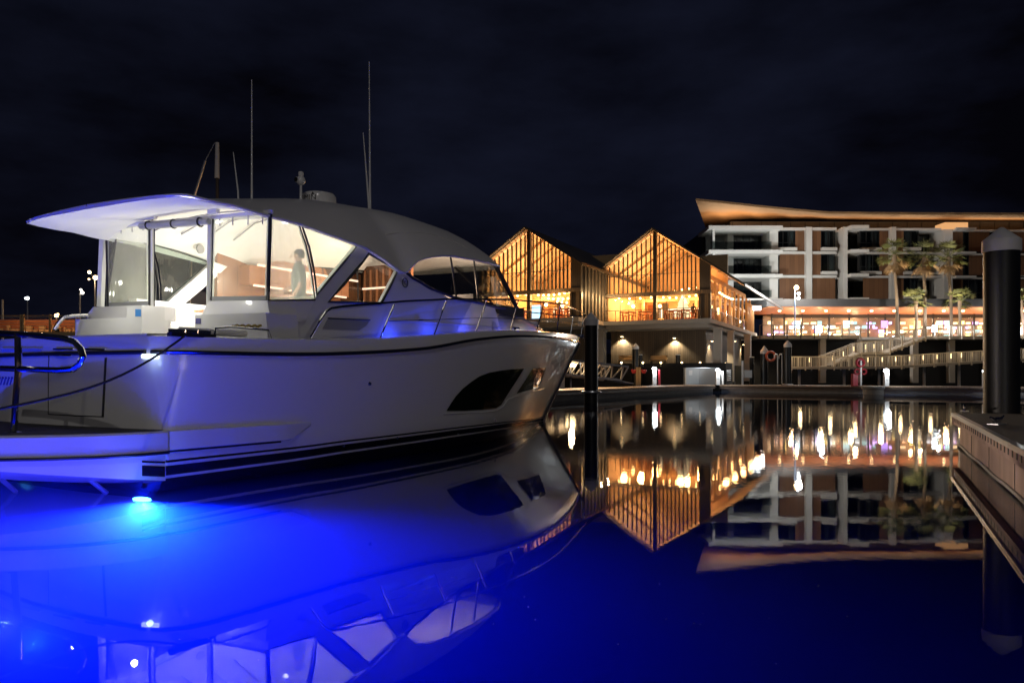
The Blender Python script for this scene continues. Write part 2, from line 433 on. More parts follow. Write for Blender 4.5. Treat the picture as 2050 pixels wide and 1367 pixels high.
# hull windows: two dark panes in a moulded recess near the bow
def patch(pts, off, bv=None, name=None):
    c = (sum(p[0] for p in pts)/len(pts), sum(p[1] for p in pts)/len(pts))
    n = len(pts); rows = []
    for q in (1, .8, .55, .3, .08):
        rows.append([on_hull(c[0]+(p[0]-c[0])*q, c[1]+(p[1]-c[1])*q, off, bv) for p in pts])
    mb = MB(); mb.loft(rows, 0, True); o = len(mb.v)-n; mb.f.append([o+i for i in range(n)]); mb.m.append(0)
    return mb
def zz(ox, oy, sc, pts): return [(ox+x/sc, oy+y/sc) for x, y in pts]
w1 = zz(600, 620, 3.417, [(1000,690),(1030,640),(1065,590),(1110,540),(1170,492),(1225,455),(1290,430),(1370,415),(1450,405),(1530,402),(1505,445),(1480,485),(1440,545),(1400,608),(1375,650),(1340,672),(1250,682),(1120,690)])
w2 = zz(600, 620, 3.417, [(1592,400),(1640,396),(1680,394),(1668,440),(1650,490),(1634,528),(1590,542),(1480,572),(1520,510),(1560,450)])
for wp in (w1, w2):
    pm_ = patch(wp, .014); yp(pm_, 'hull_window', M['hullglass'], both=True)
groove = zz(600, 620, 3.417, [(985,712),(1100,706),(1250,700),(1345,690),(1390,660),(1425,612),(1480,590),(1560,572),(1640,548),(1668,540)])
yp(MB().tube([on_hull(x, y, .004) for x, y in groove], .012, 6), 'window_moulding', M['gel'], both=True, smooth=True)
for p in ((740,768,.035),(688,892,.022),(795,876,.022),(917,868,.02),(991,842,.03),(628,789,.0),):
    if not p[2]: continue
    c = on_hull(p[0], p[1], .0); d = on_hull(p[0], p[1], .02)
    yp(MB().tube([c, d], [p[2], p[2]*.7], 10), 'hull_fitting', M['chrome'], smooth=True)
# swim platform: a swept block under the transom
def plat_outline(ins, ext=0.):
    half = [(.005,2.185),(0,2.185),(-.35,2.17),(-.8,1.95),(-1.2,1.62),(-1.5,1.22),(-1.68,.7),(-1.74,0)]
    half = [(a if a > -.01 else a+ins, b-ins) for a, b in half]
    return half+[(a, -b) for a, b in half[-2::-1]]
def plat_row(ins, zf): return [L3(a, b, zf(a)) for a, b in plat_outline(ins)]
pl = MB()
rows = [plat_row(.02, lambda a: .79), plat_row(0, lambda a: .765), plat_row(0, lambda a: .53), plat_row(.03, lambda a: .50), plat_row(.05, lambda a: .15+.15*min(0, a)*-1), plat_row(.5, lambda a: .08+.1*min(0,a)*-1)]
pl.loft(rows)
n = len(rows[0]); pl.f.append(list(range(n))); pl.m.append(0); o = len(pl.v)-n; pl.f.append(list(range(o, o+n))); pl.m.append(0)
plat = yp(pl, 'swim_platform', M['gel'], smooth=True, angle=25)
PB = BVHTree.FromPolygons(pl.v, pl.f)
td = MB(); td.add([L3(a*1 , b, .797) for a, b in plat_outline(.08)], [tuple(range(n))]); yp(td, 'platform_tread', M['teak'], plat)
yp(MB().tube([p for p in plat_row(-.015, lambda a: .515)], .022, 6), 'platform_fender', M['black'], plat, smooth=True)
for q in ([(284,921.5),(300,922.5),(330,923),(330,927),(300,926.5),(284,925.5)], [(284,931),(300,932),(330,933),(330,954),(300,953),(284,952)]):
    top = [on_hull(x, y, .006, PB) for x, y in q]
    if all(top): yp(MB().add(top, [tuple(range(len(top)))]), 'boot_stripe', M['navy'], plat)
# side strake running forward from the platform
st = MB(); rows = []
for i in range(15):
    q = i/14
    x = 332+(622-332)*q
    yt = 861-(861-844)*q; yb = 903-(903-878)*q; yb = yt+(yb-yt)*(1 if q < .85 else 1-(q-.85)/.15*.75)
    k = .075*min(1, (1-q)*5+.05)
    a, b_ = on_hull(x, yt, .0), on_hull(x, yb, .0)
    a2, b2 = on_hull(x, yt+2, 0)+Vector((k,0,0)), on_hull(x, yb-3, 0)+Vector((k,0,0))
    rows.append([a, a2, b2, b_])
st.loft(rows); yp(st, 'side_strake', M['gel'], both=True, smooth=True, angle=30)
yp(MB().tube([r[3]+Vector((.02,0,-.005)) for r in rows[:12]], .014, 6), 'strake_trim', M['black'], both=True, smooth=True)
# diagonal stays below the platform and the trim tab
yp(MB().tube([onu(125,917,-.9), onu(214,987,-.35)], .03, 8), 'stay', M['steel'], smooth=True)
yp(MB().tube([onu(-14,945,-1.2), onu(32,984,-.9)], .03, 8), 'stay', M['steel'], smooth=True)
# transom door seam, handles, grooves, lettering
def tline(pts, r, mat, name, off=.0):
    return yp(MB().tube([on_hull(x, y, off) for x, y in pts], r, 6), name, mat, hull_o, smooth=True)
tline([(98,712),(97,770),(97,829),(150,832),(207,834),(209,790),(213,716)], .009, M['black'], 'door_seam')
tline([(213,716),(207,834)], .016, M['black'], 'door_hinge', .01)
for a in ([(112,699),(152,699)], [(112,711),(148,711)], [(176,699),(215,700)], [(5,698),(85,698)]):
    tline([(a[0][0]+(a[1][0]-a[0][0])*k/4, a[0][1]+(a[1][1]-a[0][1])*k/4) for k in range(5)], .014, M['chrome'] if a[0][0] > 100 else M['gel'], 'grab_handle', .03)
for k in range(5):
    x = -2+k*6.2
    tline([(x-2,770),(x,763),(x+2,755),(x+3.5,757)], .012, M['purple'], 'name_letter', .006)
# light fitting under the rub rail on the quarter
c = on_hull(302,714,.0)
yp(MB().tube([on_hull(288,713,.02), on_hull(318,714,.02)], .03, 8), 'quarter_light', em('quarter_lamp', (.75,.9,1), 3), smooth=True)
lamp('quarter_light_source', W(*[(c.y-.1), c.x+.12, c.z-.06]), .5, (.5,.7,1), .04)

# ------------------------------------------------ roof
br = interp([(.28,.02),(.31,1.15),(.38,1.6),(.46,1.84),(.56,1.90),(.95,1.94),(1.6,1.98),(3,2.03),(5.2,2.04),(6.2,2.0),(7,1.94),(8.15,1.82),(9.2,1.62),(9.9,1.36),(10.3,1.02),(10.5,.6),(10.56,.02)])
_e = []
for px, py in [(400,399.5),(425,401),(454,405.5),(512,423),(597,445),(665,470),(732,494),(772,520),(808,544),(832,522),(867,511),(903,510),(950,518),(985,528)]:
    u = along(br, px); Y = W(u, br(u), 0).y; _e.append((u, hz(py, Y)))
_e = [p for p in _e if .72 < p[0]]
z_e = interp([(.28,3.935),(.5,3.94)]+_e+[(10.0,4.2),(10.56,4.26)])
z_t = interp([(.28,3.96),(1,4.1),(2,4.33),(3,4.55),(4,4.75),(5.2,4.88),(6.5,4.95),(8,4.92),(9.2,4.75),(10,4.5),(10.56,4.27)])
rf = MB(); top = []; bot = []
ust = [.28,.29,.3,.31,.34,.38,.42,.46,.5,.56,.7,.95,1.25,1.6,2,2.5,3,3.5,4,4.5,4.8,5.0,5.15,5.3,5.5,5.8,6.2,6.6,7,7.5,8,8.5,9,9.4,9.8,10.1,10.3,10.42,10.5,10.56]
for u in ust:
    b_, ze, zt = br(u), z_e(u), z_t(u)
    rr = []; ru = []
    for i in range(-10, 11):
        s = math.sin(i/10*math.pi/2)
        k = 1-abs(s)**3.2
        rr.append(L3(u, b_*s, ze+(zt-ze)*k)); ru.append(L3(u, b_*s*.985, ze-.045+max(0, (zt-ze-.10))*k*.94))
    top.append(rr); bot.append(ru)
rf.loft(top); rf.loft(bot, 1)
e1 = [r[0] for r in top]+[r[-1] for r in top[::-1]]; e2 = [r[0] for r in bot]+[r[-1] for r in bot[::-1]]
rf.loft([e1, e2], 0, True)
roof = yp(rf, 'roof', [M['gelroof'], M['headlining']], smooth=True, angle=40)
# moulded crease on the roof shoulder
_crease = zz(560, 360, 3.203, [(680,350),(740,342),(820,338),(900,340),(985,352),(1060,372),(1130,402),(1200,440)])
RB = BVHTree.FromPolygons(rf.v, rf.f)
pts = [on_hull(x, y, .0, RB) for x, y in _crease]
if all(pts): yp(MB().tube(pts, .016, 6), 'roof_crease', M['gelroof'], roof, smooth=True)
yp(MB().tube([r[-1]+Vector((.01,0,-.02)) for r in top[5:]], .022, 6), 'roof_gutter', M['gel'], roof, both=True, smooth=True)

# ------------------------------------------------ cabin sides
bcab = interp([(1.5,2.0),(5,2.0),(7,1.95),(8.5,1.80),(10,1.52),(11.4,1.12),(12.6,.8)])
def cab(px, py, off=0.):
    d = rdir(px, py); v = 2.0
    for _ in range(60):
        p = RO+d*((v-RO.x)/d.x)
        v = .5*v+.5*(bcab(p.y)-.07*(p.z-2.4)+off)
    return p
def panel(pts, th, off=0., mb=None):
    a = [cab(x, y, off) for x, y in pts]; b = [p-Vector((th,0,0)) for p in a]
    mb = mb or MB(); n = len(a)
    return mb.add(a+b, [tuple(range(n)), tuple(range(n, 2*n))[::-1]]+[(i, (i+1)%n, n+(i+1)%n, n+i) for i in range(n)])
side = MB()
# sweeping pillar, forward panel, band under the windows
panel([(715,493),(741,505),(715,538),(686,572),(657,604),(640,640),(625,690),(590,690),(612,640),(634,592),(655,566),(690,524)], .12, 0, side)
panel([(741,505),(733,494),(772,519),(810,544),(797,541)], .1, .004, side)
panel([(797,541),(812,545),(855,571),(898,597),(850,600),(763,608),(780,575)], .1, .002, side)
panel([(657,604),(763,607),(766,640),(770,692),(625,690),(640,640)], .1, 0, side)
panel([(763,607),(898,596.5),(945,606),(991,617),(1004,672),(900,688),(770,692),(766,640)], .1, 0, side)
cab_o = yp(side, 'cabin_side', M['gel'], both=True, smooth=False)
# forward side window and its dark frame
wf = [(739,508),(796,541),(780,575),(763,607),(710,606),(657,604),(686,572),(715,538)]
gl = MB().add([cab(x, y, -.05) for x, y in wf], [tuple(range(len(wf)))])
w = yp(gl, 'side_window', M['tint'], both=True)
yp(MB().tube([cab(x, y, .005) for x, y in wf], .028, 6, True), 'window_frame', M['black'], both=True, smooth=True)
# long front side windows under the roof arch, with the windscreen
tp = zz(560, 360, 3.203, [(805,582),(870,510),(925,494),(985,485),(1095,488),(1245,514),(1330,535),(1385,552)])
bt = zz(560, 360, 3.203, [(808,588),(850,625),(900,652),(960,690),(1133,757),(1275,785),(1390,815),(1525,830)])
ta = [cab(x, y, -.03) for x, y in tp]; ba = [cab(x, y, -.03) for x, y in bt]
gl = MB(); gl.loft([ta, ba]); yp(gl, 'front_side_window', M['tint'], both=True)
fr_ = MB(); fr_.tube([cab(x, y+1, .0) for x, y in bt], .035, 6); fr_.tube([cab(x, y, -.01) for x, y in tp], .02, 6)
yp(fr_, 'window_surround', M['black'], both=True, smooth=True)
for k in (4, 5): yp(MB().tube([ta[k], ba[k]], .022, 6), 'window_mullion', M['black'], both=True, smooth=True)
yp(MB().tube([ta[-1], (ta[-1]+ba[-1])/2+Vector((.01,0,0)), ba[-1]], [.06,.065,.06], 6), 'windscreen_pillar', M['black'], both=True, smooth=True)
ws = MB(); rt = []; rb = []
for i in range(13):
    s = 1-2*i/12
    rt.append(Vector((ta[-1].x*s, ta[-1].y+.45*(1-s*s), ta[-1].z+.12*(1-s*s)))); rb.append(Vector((ba[-1].x*s, ba[-1].y+.75*(1-s*s), ba[-1].z+.1*(1-s*s))))
ws.loft([rt, rb]); yp(ws, 'windscreen', M['tint'], smooth=True)
yp(MB().tube([(rt[6]), (rb[6])], .03, 6), 'windscreen_mullion', M['black'])
yp(MB().tube(rb, .04, 6), 'windscreen_base', M['black'], smooth=True)
# lower cabin front and foredeck trunk
trk = MB(); rows = []
for u, b_, z in [(9.0,1.72,3.1),(10.4,1.46,3.15),(11.2,1.22,3.27),(11.7,1.12,3.2),(12.4,1.0,3.06),(13.2,.8,2.98),(14.0,.55,2.93),(14.5,.3,2.86),(14.75,.05,2.7)]:
    zd = z_s(u)-.2
    rows.append([L3(u, b_, zd), L3(u, b_*.98, zd+(z-zd)*.55), L3(u, b_*.86, zd+(z-zd)*.9), L3(u, b_*.5, z+.03), L3(u, 0, z+.05), L3(u, -b_*.5, z+.03), L3(u, -b_*.86, zd+(z-zd)*.9), L3(u, -b_*.98, zd+(z-zd)*.55), L3(u, -b_, zd)])
trk.loft(rows); yp(trk, 'foredeck_trunk', M['gel'], smooth=True, angle=50)
yp(MB().lathe(L3(14.0,0,2.95), [(.33,0),(.33,.1),(.28,.16),(.1,.19)], 16), 'deck_hatch', M['gel'], smooth=True)
# vent recess, emblem, grab line, deck fittings on the cabin side
vt = [(657,637),(700,639),(741,641),(733,652),(719,661),(685,660),(646,658)]
yp(panel(vt, .01, .012), 'side_vent', M['vinyl'], both=True)
yp(MB().tube([cab(x, y, .015) for x, y in vt[:3]], .012, 6), 'vent_lip', M['black'], both=True)
c = cab(811, 566, .012)
em_ = MB(); em_.tube([c+Vector((0, .085*math.cos(k*math.pi/8), .085*math.sin(k*math.pi/8))) for k in range(16)], .009, 5, True)
tx = text_mb('IQ', .11)
em_.add([(c.x+.004, c.y-.055+v.x, c.z-.035+v.z) for v in tx.v], tx.f)
yp(em_, 'emblem', M['dark'], label='round emblem on the cabin side')
yp(MB().tube([cab(x, y, .01) for x, y in ((782,641),(850,645),(930,650),(1000,655))], .012, 5), 'cabin_moulding', M['gelroof'], both=True)
yp(MB().tube([cab(838,641,.02), cab(846,641,.02)], .02, 6), 'cabin_fitting', M['chrome'], both=True)

# ------------------------------------------------ cockpit enclosure (clear curtains) and aft mouldings
UE = 1.87
def E(px, py): return onu(px, py, UE)
def band(pts, w):
    c = sum(pts, Vector())/len(pts); inn = [p+(c-p).normalized()*w*1.3 for p in pts]
    return MB().loft([pts, inn], 0, True)
enc = [[(215,455),(298,443),(299,610),(213,614)], [(428,434),(541,429),(536,601),(423,602)]]
for q in enc:
    yp(MB().add([E(*p) for p in q], [(0,1,2,3)]), 'clear_curtain', M['vinylclear'])
    yp(band([E(*p)-Vector((0,.006,0)) for p in q], .07), 'curtain_border', M['vinylband'])
    yp(MB().tube([E(*p) for p in q], .013, 6, True), 'curtain_edge', M['dark'], smooth=True)
    for k_ in (.12,.35,.62,.88):
        c = E(q[0][0]+(q[1][0]-q[0][0])*k_, q[0][1]+(q[1][1]-q[0][1])*k_)-Vector((0,.015,0)); yp(MB().beam(c+Vector((0,0,.01)), c-Vector((0,0,.15)), .018, .008), 'curtain_strap', M['vinyl'])
    yp(MB().beam(E(*q[3])+Vector((0,0,.03)), E(*q[2])+Vector((0,0,.03)), .02, .07), 'curtain_hem', M['vinyl'])
sidep = [[(541,430),(597,446),(612,490),(622,535),(630,600),(536,601)]]
for q in sidep:
    yp(MB().add([cab(*p) for p in q], [tuple(range(len(q)))]), 'side_curtain', M['vinylmilk'] , both=True)
    yp(band([cab(*p)+Vector((.006,0,0)) for p in q], .05), 'curtain_border', M['vinylband'])
    yp(MB().tube([cab(*p) for p in q], .018, 6, True), 'curtain_edge', M['black'], smooth=True, both=True)
q = [(603,447),(660,469),(714,493),(690,523),(655,565),(634,590),(629,545),(619,495)]
yp(MB().add([cab(x, y, -.03) for x, y in q], [tuple(range(len(q)))]), 'quarter_window', M['quarterglass'], both=True)
yp(MB().tube([cab(x, y, 0) for x, y in q], .02, 6, True), 'quarter_frame', M['black'], both=True, smooth=True)
# posts beside the doorway and at the enclosure corners
for px, yt, yb, r_, mt_ in ((299,442,612,.02,'dark'),(304.5,440,660,.026,'seatwhite'),(309,442,616,.012,'dark'),(427,434,603,.018,'dark'),(421,436,660,.045,'seatwhite'),(207,462,614,.07,'seatwhite')):
    yp(MB().tube([E(px, yt), E(px-3 if px > 400 else px-6 if px < 210 else px, yb)], r_, 6), 'enclosure_post', M[mt_], smooth=True)
yp(MB().beam(E(308,450)+Vector((0,.06,0)), E(423,440)+Vector((0,.06,0)), .05, .05), 'door_head', M['seatwhite'])
yp(MB().tube([E(541,428), E(536,603)], .03, 6), 'corner_post', M['black'], both=True, smooth=True)
# rolled-up door curtain under the roof with straps
a, b_ = E(293,455), E(429,446)
a.y -= .1; b_.y -= .1
rc = yp(MB().tube([a+(b_-a)*k/6 for k in range(7)], [.055,.06,.062,.06,.062,.058,.05], 12), 'rolled_curtain', M['vinyl'], smooth=True)
for k in (.12, .5, .88):
    c = a+(b_-a)*k
    yp(MB().tube([c+Vector((0, .07*math.cos(t), .07*math.sin(t))) for t in [i*math.pi/5 for i in range(10)]], .012, 5, True), 'strap', M['black'], rc)
# track below the roof that carries the curtains, and brackets
yp(MB().beam(E(208,456), E(545,424), .05, .06), 'curtain_track', M['gel'])
for px, py in ((258,446),(436,426),(312,437)):
    yp(MB().box(E(px, py)-Vector((0,.08,0)), (.2,.07,.07)), 'track_bracket', M['gel'])
# mouldings below the curtains: port block, door jamb, starboard coaming
def slabE(pts, y0, y1):
    a = [E(x, y) for x, y in pts]; n = len(a)
    f_ = [Vector((p.x, p.y+y0, p.z)) for p in a]; k = [Vector((p.x, p.y+y1, p.z)) for p in a]
    return MB().add(f_+k, [tuple(range(n)), tuple(range(n, 2*n))[::-1]]+[(i, (i+1)%n, n+(i+1)%n, n+i) for i in range(n)])
yp(slabE([(192,615),(300,611),(300,640),(182,644),(178,632)], -.05, .5), 'cockpit_coaming', M['gelroof'])
yp(slabE([(182,641),(300,638),(300,690),(182,690)], -.28, .4), 'cockpit_locker', M['gel'])
yp(slabE([(290,617),(319,614),(319,690),(286,690)], -.32, .1), 'door_jamb', M['gel'])
yp(slabE([(422,603),(540,602),(545,630),(408,633)], -.05, .5), 'cockpit_coaming', M['gelroof'])
yp(slabE([(414,632),(555,628),(560,690),(414,690)], -.22, .4), 'cockpit_locker', M['gel'])
lowside = MB(); panel([(536,602),(630,601),(612,640),(590,690),(548,690),(545,640)], .08, .0, lowside)
yp(lowside, 'cockpit_side', M['gelroof'], both=True)
ledge = MB(); panel([(545,634),(612,636),(602,645),(545,642)], .1, .05, ledge); yp(ledge, 'cockpit_ledge', M['gel'], both=True)
yp(slabE([(307,622),(318,622),(318,636),(307,636)], -.33, -.325), 'sticker', M['bluevinyl'])
yp(slabE([(416,639),(426,639),(426,650),(416,650)], -.23, -.225), 'sticker', M['purple'])
# quarter deck: sun pad, cleat, low rail, ochre rope
yp(MB().tube([L3(.5+.2*k, 1.75+.03*k, 2.1) for k in range(6)], .05, 8), 'quarter_cushion', M['seatwhite'], smooth=True)
c = on_hull(352, 676, .0) or L3(.2,2.15,2.0)
c = L3(.35, 2.16, z_s(.35)+.05)
cl = MB(); cl.beam(c+Vector((-.03,-.28,0)), c+Vector((0,.3,0)), .07, .05); cl.tube([c+Vector((0,-.1,-.06)), c+Vector((0,-.1,.02))], .03, 8); cl.tube([c+Vector((0,.1,-.06)), c+Vector((0,.1,.02))], .03, 8)
yp(cl, 'mooring_cleat', M['chrome'])
yp(MB().beam(c+Vector((.02,-.32,-.05)), c+Vector((.03,.35,-.05)), .1, .05), 'fairlead', M['black'])
g = MB(); g.tube([L3(.7, 2.2, 2.03), L3(.72,2.2,2.13), L3(.95,2.22,2.16), L3(1.6,2.25,2.15), L3(1.65,2.25,2.03)], .015, 6)
yp(g, 'coaming_rail', M['chrome'], smooth=True)
yp(MB().tube([cab(465+i*3.2, 652.5+1.6*math.sin(i*1.7), .1) for i in range(19)], .02, 5), 'coiled_line', M['gold'], smooth=True)
# port quarter rail seen past the cockpit
pr = [(108,660),(118,645),(128,635),(145,632),(175,631)]
yp(MB().tube([onv(x, y, -2.2) for x, y in pr], .035, 8), 'quarter_rail', M['chrome'], smooth=True)
# transom top coaming
tc_ = MB()
rows = []
for i in range(13):
    s = 1-2*i/12
    y = -.12*(1-s*s)
    rows.append([L3(y, 1.76*s, z_s(0)-.02), L3(y+.02, 1.75*s, z_s(0)+.02), L3(y+.45, 1.97*s, z_s(0)+.03), L3(y+.5, 1.97*s, z_s(0)-.5)])
tc_.loft(rows); yp(tc_, 'transom_top', M['gel'], smooth=True)

# ------------------------------------------------ inside: sole, sofa, joinery, strips, helm
yp(MB().bb(-1.95, 1.95, .6, 10.5, 1.87, 1.95), 'cabin_sole', M['teak'])
sf = MB(); sf.bb(-1.85,-1.1,2.2,4.2,1.95,2.4); sf.bb(-1.88,-1.65,2.2,4.2,2.4,2.85)
yp(sf, 'settee', M['seatwhite'])
sf = MB(); sf.bb(.95,1.85,2.1,4.6,1.95,2.4); sf.bb(1.62,1.88,2.1,4.6,2.4,2.6); yp(sf, 'settee', M['seatwhite'])
jn = MB(); jn.bb(-1.88,-1.3,4.6,8.2,1.95,2.75); jn.bb(-1.9,-1.8,4.05,8.4,2.3,4.0); jn.bb(-1.85,-1.5,4.6,7.6,3.35,3.75)
yp(jn, 'galley_joinery', M['timber'])
yp(MB().bb(-1.9,-1.25,4.55,8.25,2.752,2.80), 'galley_counter', M['seatwhite'])
for y0, y1, x, z in ((4.7,6.0,-1.49,3.34),(6.2,7.5,-1.49,3.34),(4.7,8.1,-1.28,2.70),(4.8,7.9,-1.48,3.77)):
    yp(MB().bb(x-.02, x+.02, y0, y1, z-.02, z+.02), 'strip_light', M['e_strip'])
bh = MB(); bh.bb(-1.8,-.25,8.4,8.5,1.95,4.2); yp(bh, 'saloon_bulkhead', M['timber'])
for k in range(7): yp(MB().bb(-1.7+.2*k, -1.64+.2*k, 8.37, 8.395, 2.0, 4.1), 'bulkhead_rib', M['timber'])
yp(MB().bb(-1.7,-.3,8.33,8.39,3.62,3.66), 'strip_light', M['e_strip'])
yp(MB().bb(-1.7,-.3,8.33,8.39,2.96,3.0), 'strip_light', M['e_strip'])
hs = MB(); hs.bb(.5,1.1,7.0,7.5,1.95,2.6); hs.bb(.5,1.1,6.95,7.1,2.6,3.35); hs.bb(.45,1.15,7.0,7.6,2.55,2.7)
yp(hs, 'helm_seat', M['dark'])
da = MB(); da.bb(-1.0,1.35,9.0,9.9,2.9,3.25); da.bb(.2,1.2,8.9,9.3,3.2,3.42); da.bb(-1.2,1.45,9.7,11.0,3.0,3.22); yp(da, 'dashboard', M['dark'])
wh = MB(); c = L3(8.75,.8,3.15); wh.tube([c+Vector((.2*math.cos(k*math.pi/9), .05*math.sin(k*math.pi/9), .2*math.sin(k*math.pi/9))) for k in range(18)], .018, 6, True); yp(wh, 'steering_wheel', M['black'])
# table inside
tb = MB(); tb.bb(-.9,.2,2.8,3.9,2.62,2.66); tb.tube([L3(3.3,-.35,1.95), L3(3.3,-.35,2.62)], .06, 10); yp(tb, 'saloon_table', M['timber'])
bk = MB(); bk.lathe(L3(3.2,-.3,2.66), [(.03,0),(.05,.1),(.045,.22),(.02,.3)], 10); yp(bk, 'vase', M['clear'])
# headlining battens and downlights
for u in (2.4, 3.0, 3.6, 4.2):
    yp(MB().tube([L3(u, s*1.5, z_e(u)-.06+max(0,(z_t(u)-z_e(u)-.1))*(1-abs(s*.74)**3.2)*.94-.02) for s in (-1,-.6,-.2,.2,.6,1)], .015, 5), 'roof_seam', M['vinyl'])
def ceil_z(u, v): return z_e(u)-.045+max(0, (z_t(u)-z_e(u)-.1))*(1-abs(v/br(u))**3.2)*.94
for u, v in ((3.4,1.0),(3.4,-1.0),(4.8,.7),(4.8,-.7),(6.4,.7),(6.4,-.7)):
    yp(MB().lathe(L3(u, v, ceil_z(u, v)-.03), [(.05,0),(.06,.03)], 10), 'downlight', M['e_cool'])
sp_ = MB(); c = onv(400,499,-1.70); sp_.tube([c, c+Vector((.03,0,0))], .085, 18); yp(sp_, 'ceiling_speaker', M['vinyl'])
YL = yacht
for u, v, z, e in ((.75,.4,2.75,19),(.75,-1.1,2.75,21),(2.6,.9,2.9,34),(2.6,-.9,2.9,40),(3.8,.8,3.1,30),(3.8,-.9,3.1,34),(5.4,0,3.6,36)):
    lamp('cockpit_lamp', W(u, v, z), e, (1,.99,.86), .04)
lamp('saloon_lamp', W(7.0, -.6, 3.9), 55, (1,.78,.6), .12)
lamp('fore_lamp', W(8.4, .4, 3.55), 150, (1,.66,.46), .1)
# ------------------------------------------------ bow rail
def railpt(px, py, ins=.1):
    d = rdir(px, py); v = 2.0
    for _ in range(80):
        p = RO+d*((v-RO.x)/d.x); v = .6*v+.4*max(b_s(min(p.y, LOA-.02))-ins, .02)
    return p
rp = zz(560, 360, 3.203, [(195,1012),(245,925),(300,842),(330,822),(400,812),(600,795),(800,778),(1080,765),(1330,765),(1500,770),(1650,782),(1760,793),(1830,800)])
pts = [railpt(*p) for p in rp]
tipz = pts[-1].z
pts += [L3(17.45, .42, tipz-.02), L3(17.75, .2, tipz-.03), L3(17.82, 0, tipz-.03)]
rl = MB(); rl.tube(pts, .02, 6); yp(rl, 'bow_rail', M['chrome'], both=True, smooth=True)
for a, b2 in (((735,800),(645,1012)),((1070,770),(990,992)),((1330,766),(1260,968)),((1530,772),(1480,962)),((1695,786),(1650,957)),((1800,800),(1778,970))):
    a, b2 = zz(560,360,3.203,[a,b2])
    yp(MB().tube([railpt(*a), railpt(*b2)], .016, 6), 'stanchion', M['chrome'], both=True, smooth=True)
yp(MB().tube([L3(17.75,.2,tipz-.03), L3(17.5,.2,z_s(17.4))], .016, 6), 'stanchion', M['chrome'], both=True, smooth=True)
wr = zz(560,360,3.203,[(700,905),(1030,895),(1295,885),(1500,890),(1680,905),(1790,910)])
yp(MB().tube([railpt(*p) for p in wr]+[L3(17.6,.2,tipz-.35)], .007, 5), 'rail_wire', M['chrome'], both=True)
cl = MB(); c = L3(9.2, b_s(9.2)-.2, z_s(9.2)+.02); cl.beam(c+Vector((0,-.2,.05)), c+Vector((0,.2,.05)), .04, .03); cl.tube([c, c+Vector((0,0,.05))], .03, 6)
yp(cl, 'deck_cleat', M['chrome'], both=True)
# blue courtesy lamps along the side deck
for u in (4.7, 6.0, 7.4, 9.6, 12.6):
    v = b_s(u)-.22; z = z_s(u)-.07
    yp(MB().box(L3(u, v, z), (.03,.1,.03)), 'courtesy_light', M['e_blue'], both=True)
    lamp('courtesy_lamp', W(u, v-.05, z+.02), 6 if u < 9 else 4, (.02,.05,1), .03)
# underwater lamps on the transom
for v in (1.2, -1.9):
    yp(MB().sph(onu(284,999,-.5) if v > 0 else L3(-.5,v,-.16), .1, 14, 0, (1.5,.7,.25)), 'underwater_light', M['e_uw'], smooth=True)
# ------------------------------------------------ platform rail of thick steel tube
PU = -1.15
def PR(px, py): return onu(px, py, PU)
loop = [(-60,664),(-10,666),(40,668.5),(90,673),(125,677),(150,684),(162,699),(166,714),(160,729),(146,739),(120,741),(60,739),(0,737),(-60,735)]
swr = yp(MB().tube([PR(x, y) for x, y in loop], .037, 10), 'platform_rail', M['chrome'], smooth=True)
yp(MB().tube([PR(36,664), PR(37,740), PR(27,868)], .04, 10), 'rail_post', M['chrome'], swr, smooth=True)
yp(MB().lathe(PR(27,868), [(.09,0),(.09,.02),(.045,.03)], 14), 'post_base', M['chrome'], swr)
# ------------------------------------------------ roof gear
def ontop(px, py, v): return onv(px, py, v)
def roofz(u, v): return z_e(u)+(z_t(u)-z_e(u))*(1-abs(v/br(u))**3.2)
dm = L3(5.0, 0, roofz(5.0, 0)-.02)
dome = yp(MB().lathe(dm, [(.30,0),(.345,.02),(.35,.10),(.345,.2),(.31,.25),(.2,.28),(.05,.29)], 28), 'radar_dome', M['gel'], smooth=True, angle=50)
tx = text_mb('GARMIN', .15)
tw = max(v.x for v in tx.v)
lt = MB()
ang0 = math.atan2(-1, .28)   # faces the quarter
pts = []
for v in tx.v:
    a = -.95-(tw-v.x)/.352
    pts.append(dm+Vector((.353*math.cos(a), .353*math.sin(a), .07+v.z)))
lt.add(pts, tx.f)
k = -.95-.06/.352
tri = [dm+Vector((.354*math.cos(k+d), .354*math.sin(k+d), z)) for d, z in ((-.09,.175),(.09,.175),(0,.225))]
lt.add(tri, [(0,1,2)])
yp(lt, 'dome_lettering', M['black'], dome)
sl = L3(4.4, .12, roofz(4.4,.12))
g = MB(); g.tube([sl, sl+Vector((0,0,.33))], [.03,.022], 8)
yp(g, 'searchlight_post', M['gel'], smooth=True)
g = MB(); c = sl+Vector((0,0,.42)); g.sph(c, .085, 12, 0, (1,1,1.1)); g.lathe(sl+Vector((0,0,.5)), [(.05,0),(.05,.08),(.035,.09)], 10); g.tube([c, c+Vector((-.02,-.1,0))], [.05,.055], 10)
yp(g, 'searchlight', M['gel'], smooth=True)
yp(MB().tube([c+Vector((-.02,-.095,0)), c+Vector((-.02,-.112,0))], .045, 10), 'searchlight_lens', M['black'])
def whip(pts, u, v, r):
    a = onu(pts[0][0], pts[0][1], u); b2 = onu(pts[1][0], pts[1][1], u)
    yp(MB().tube([a-Vector((0,0,.25)), a+(b2-a)*.15, a+(b2-a)*.5, b2], [r, r*.8, r*.6, r*.35], 6), 'whip_antenna', M['gel'], smooth=True)
whip([(504,398),(504,160)], 3.0, 0, .022); whip([(478,396),(467,305)], 3.0, 0, .02)
whip([(741,436),(739,124)], 6.6, 0, .03); whip([(740,432),(727,266)], 6.6, 0, .03)
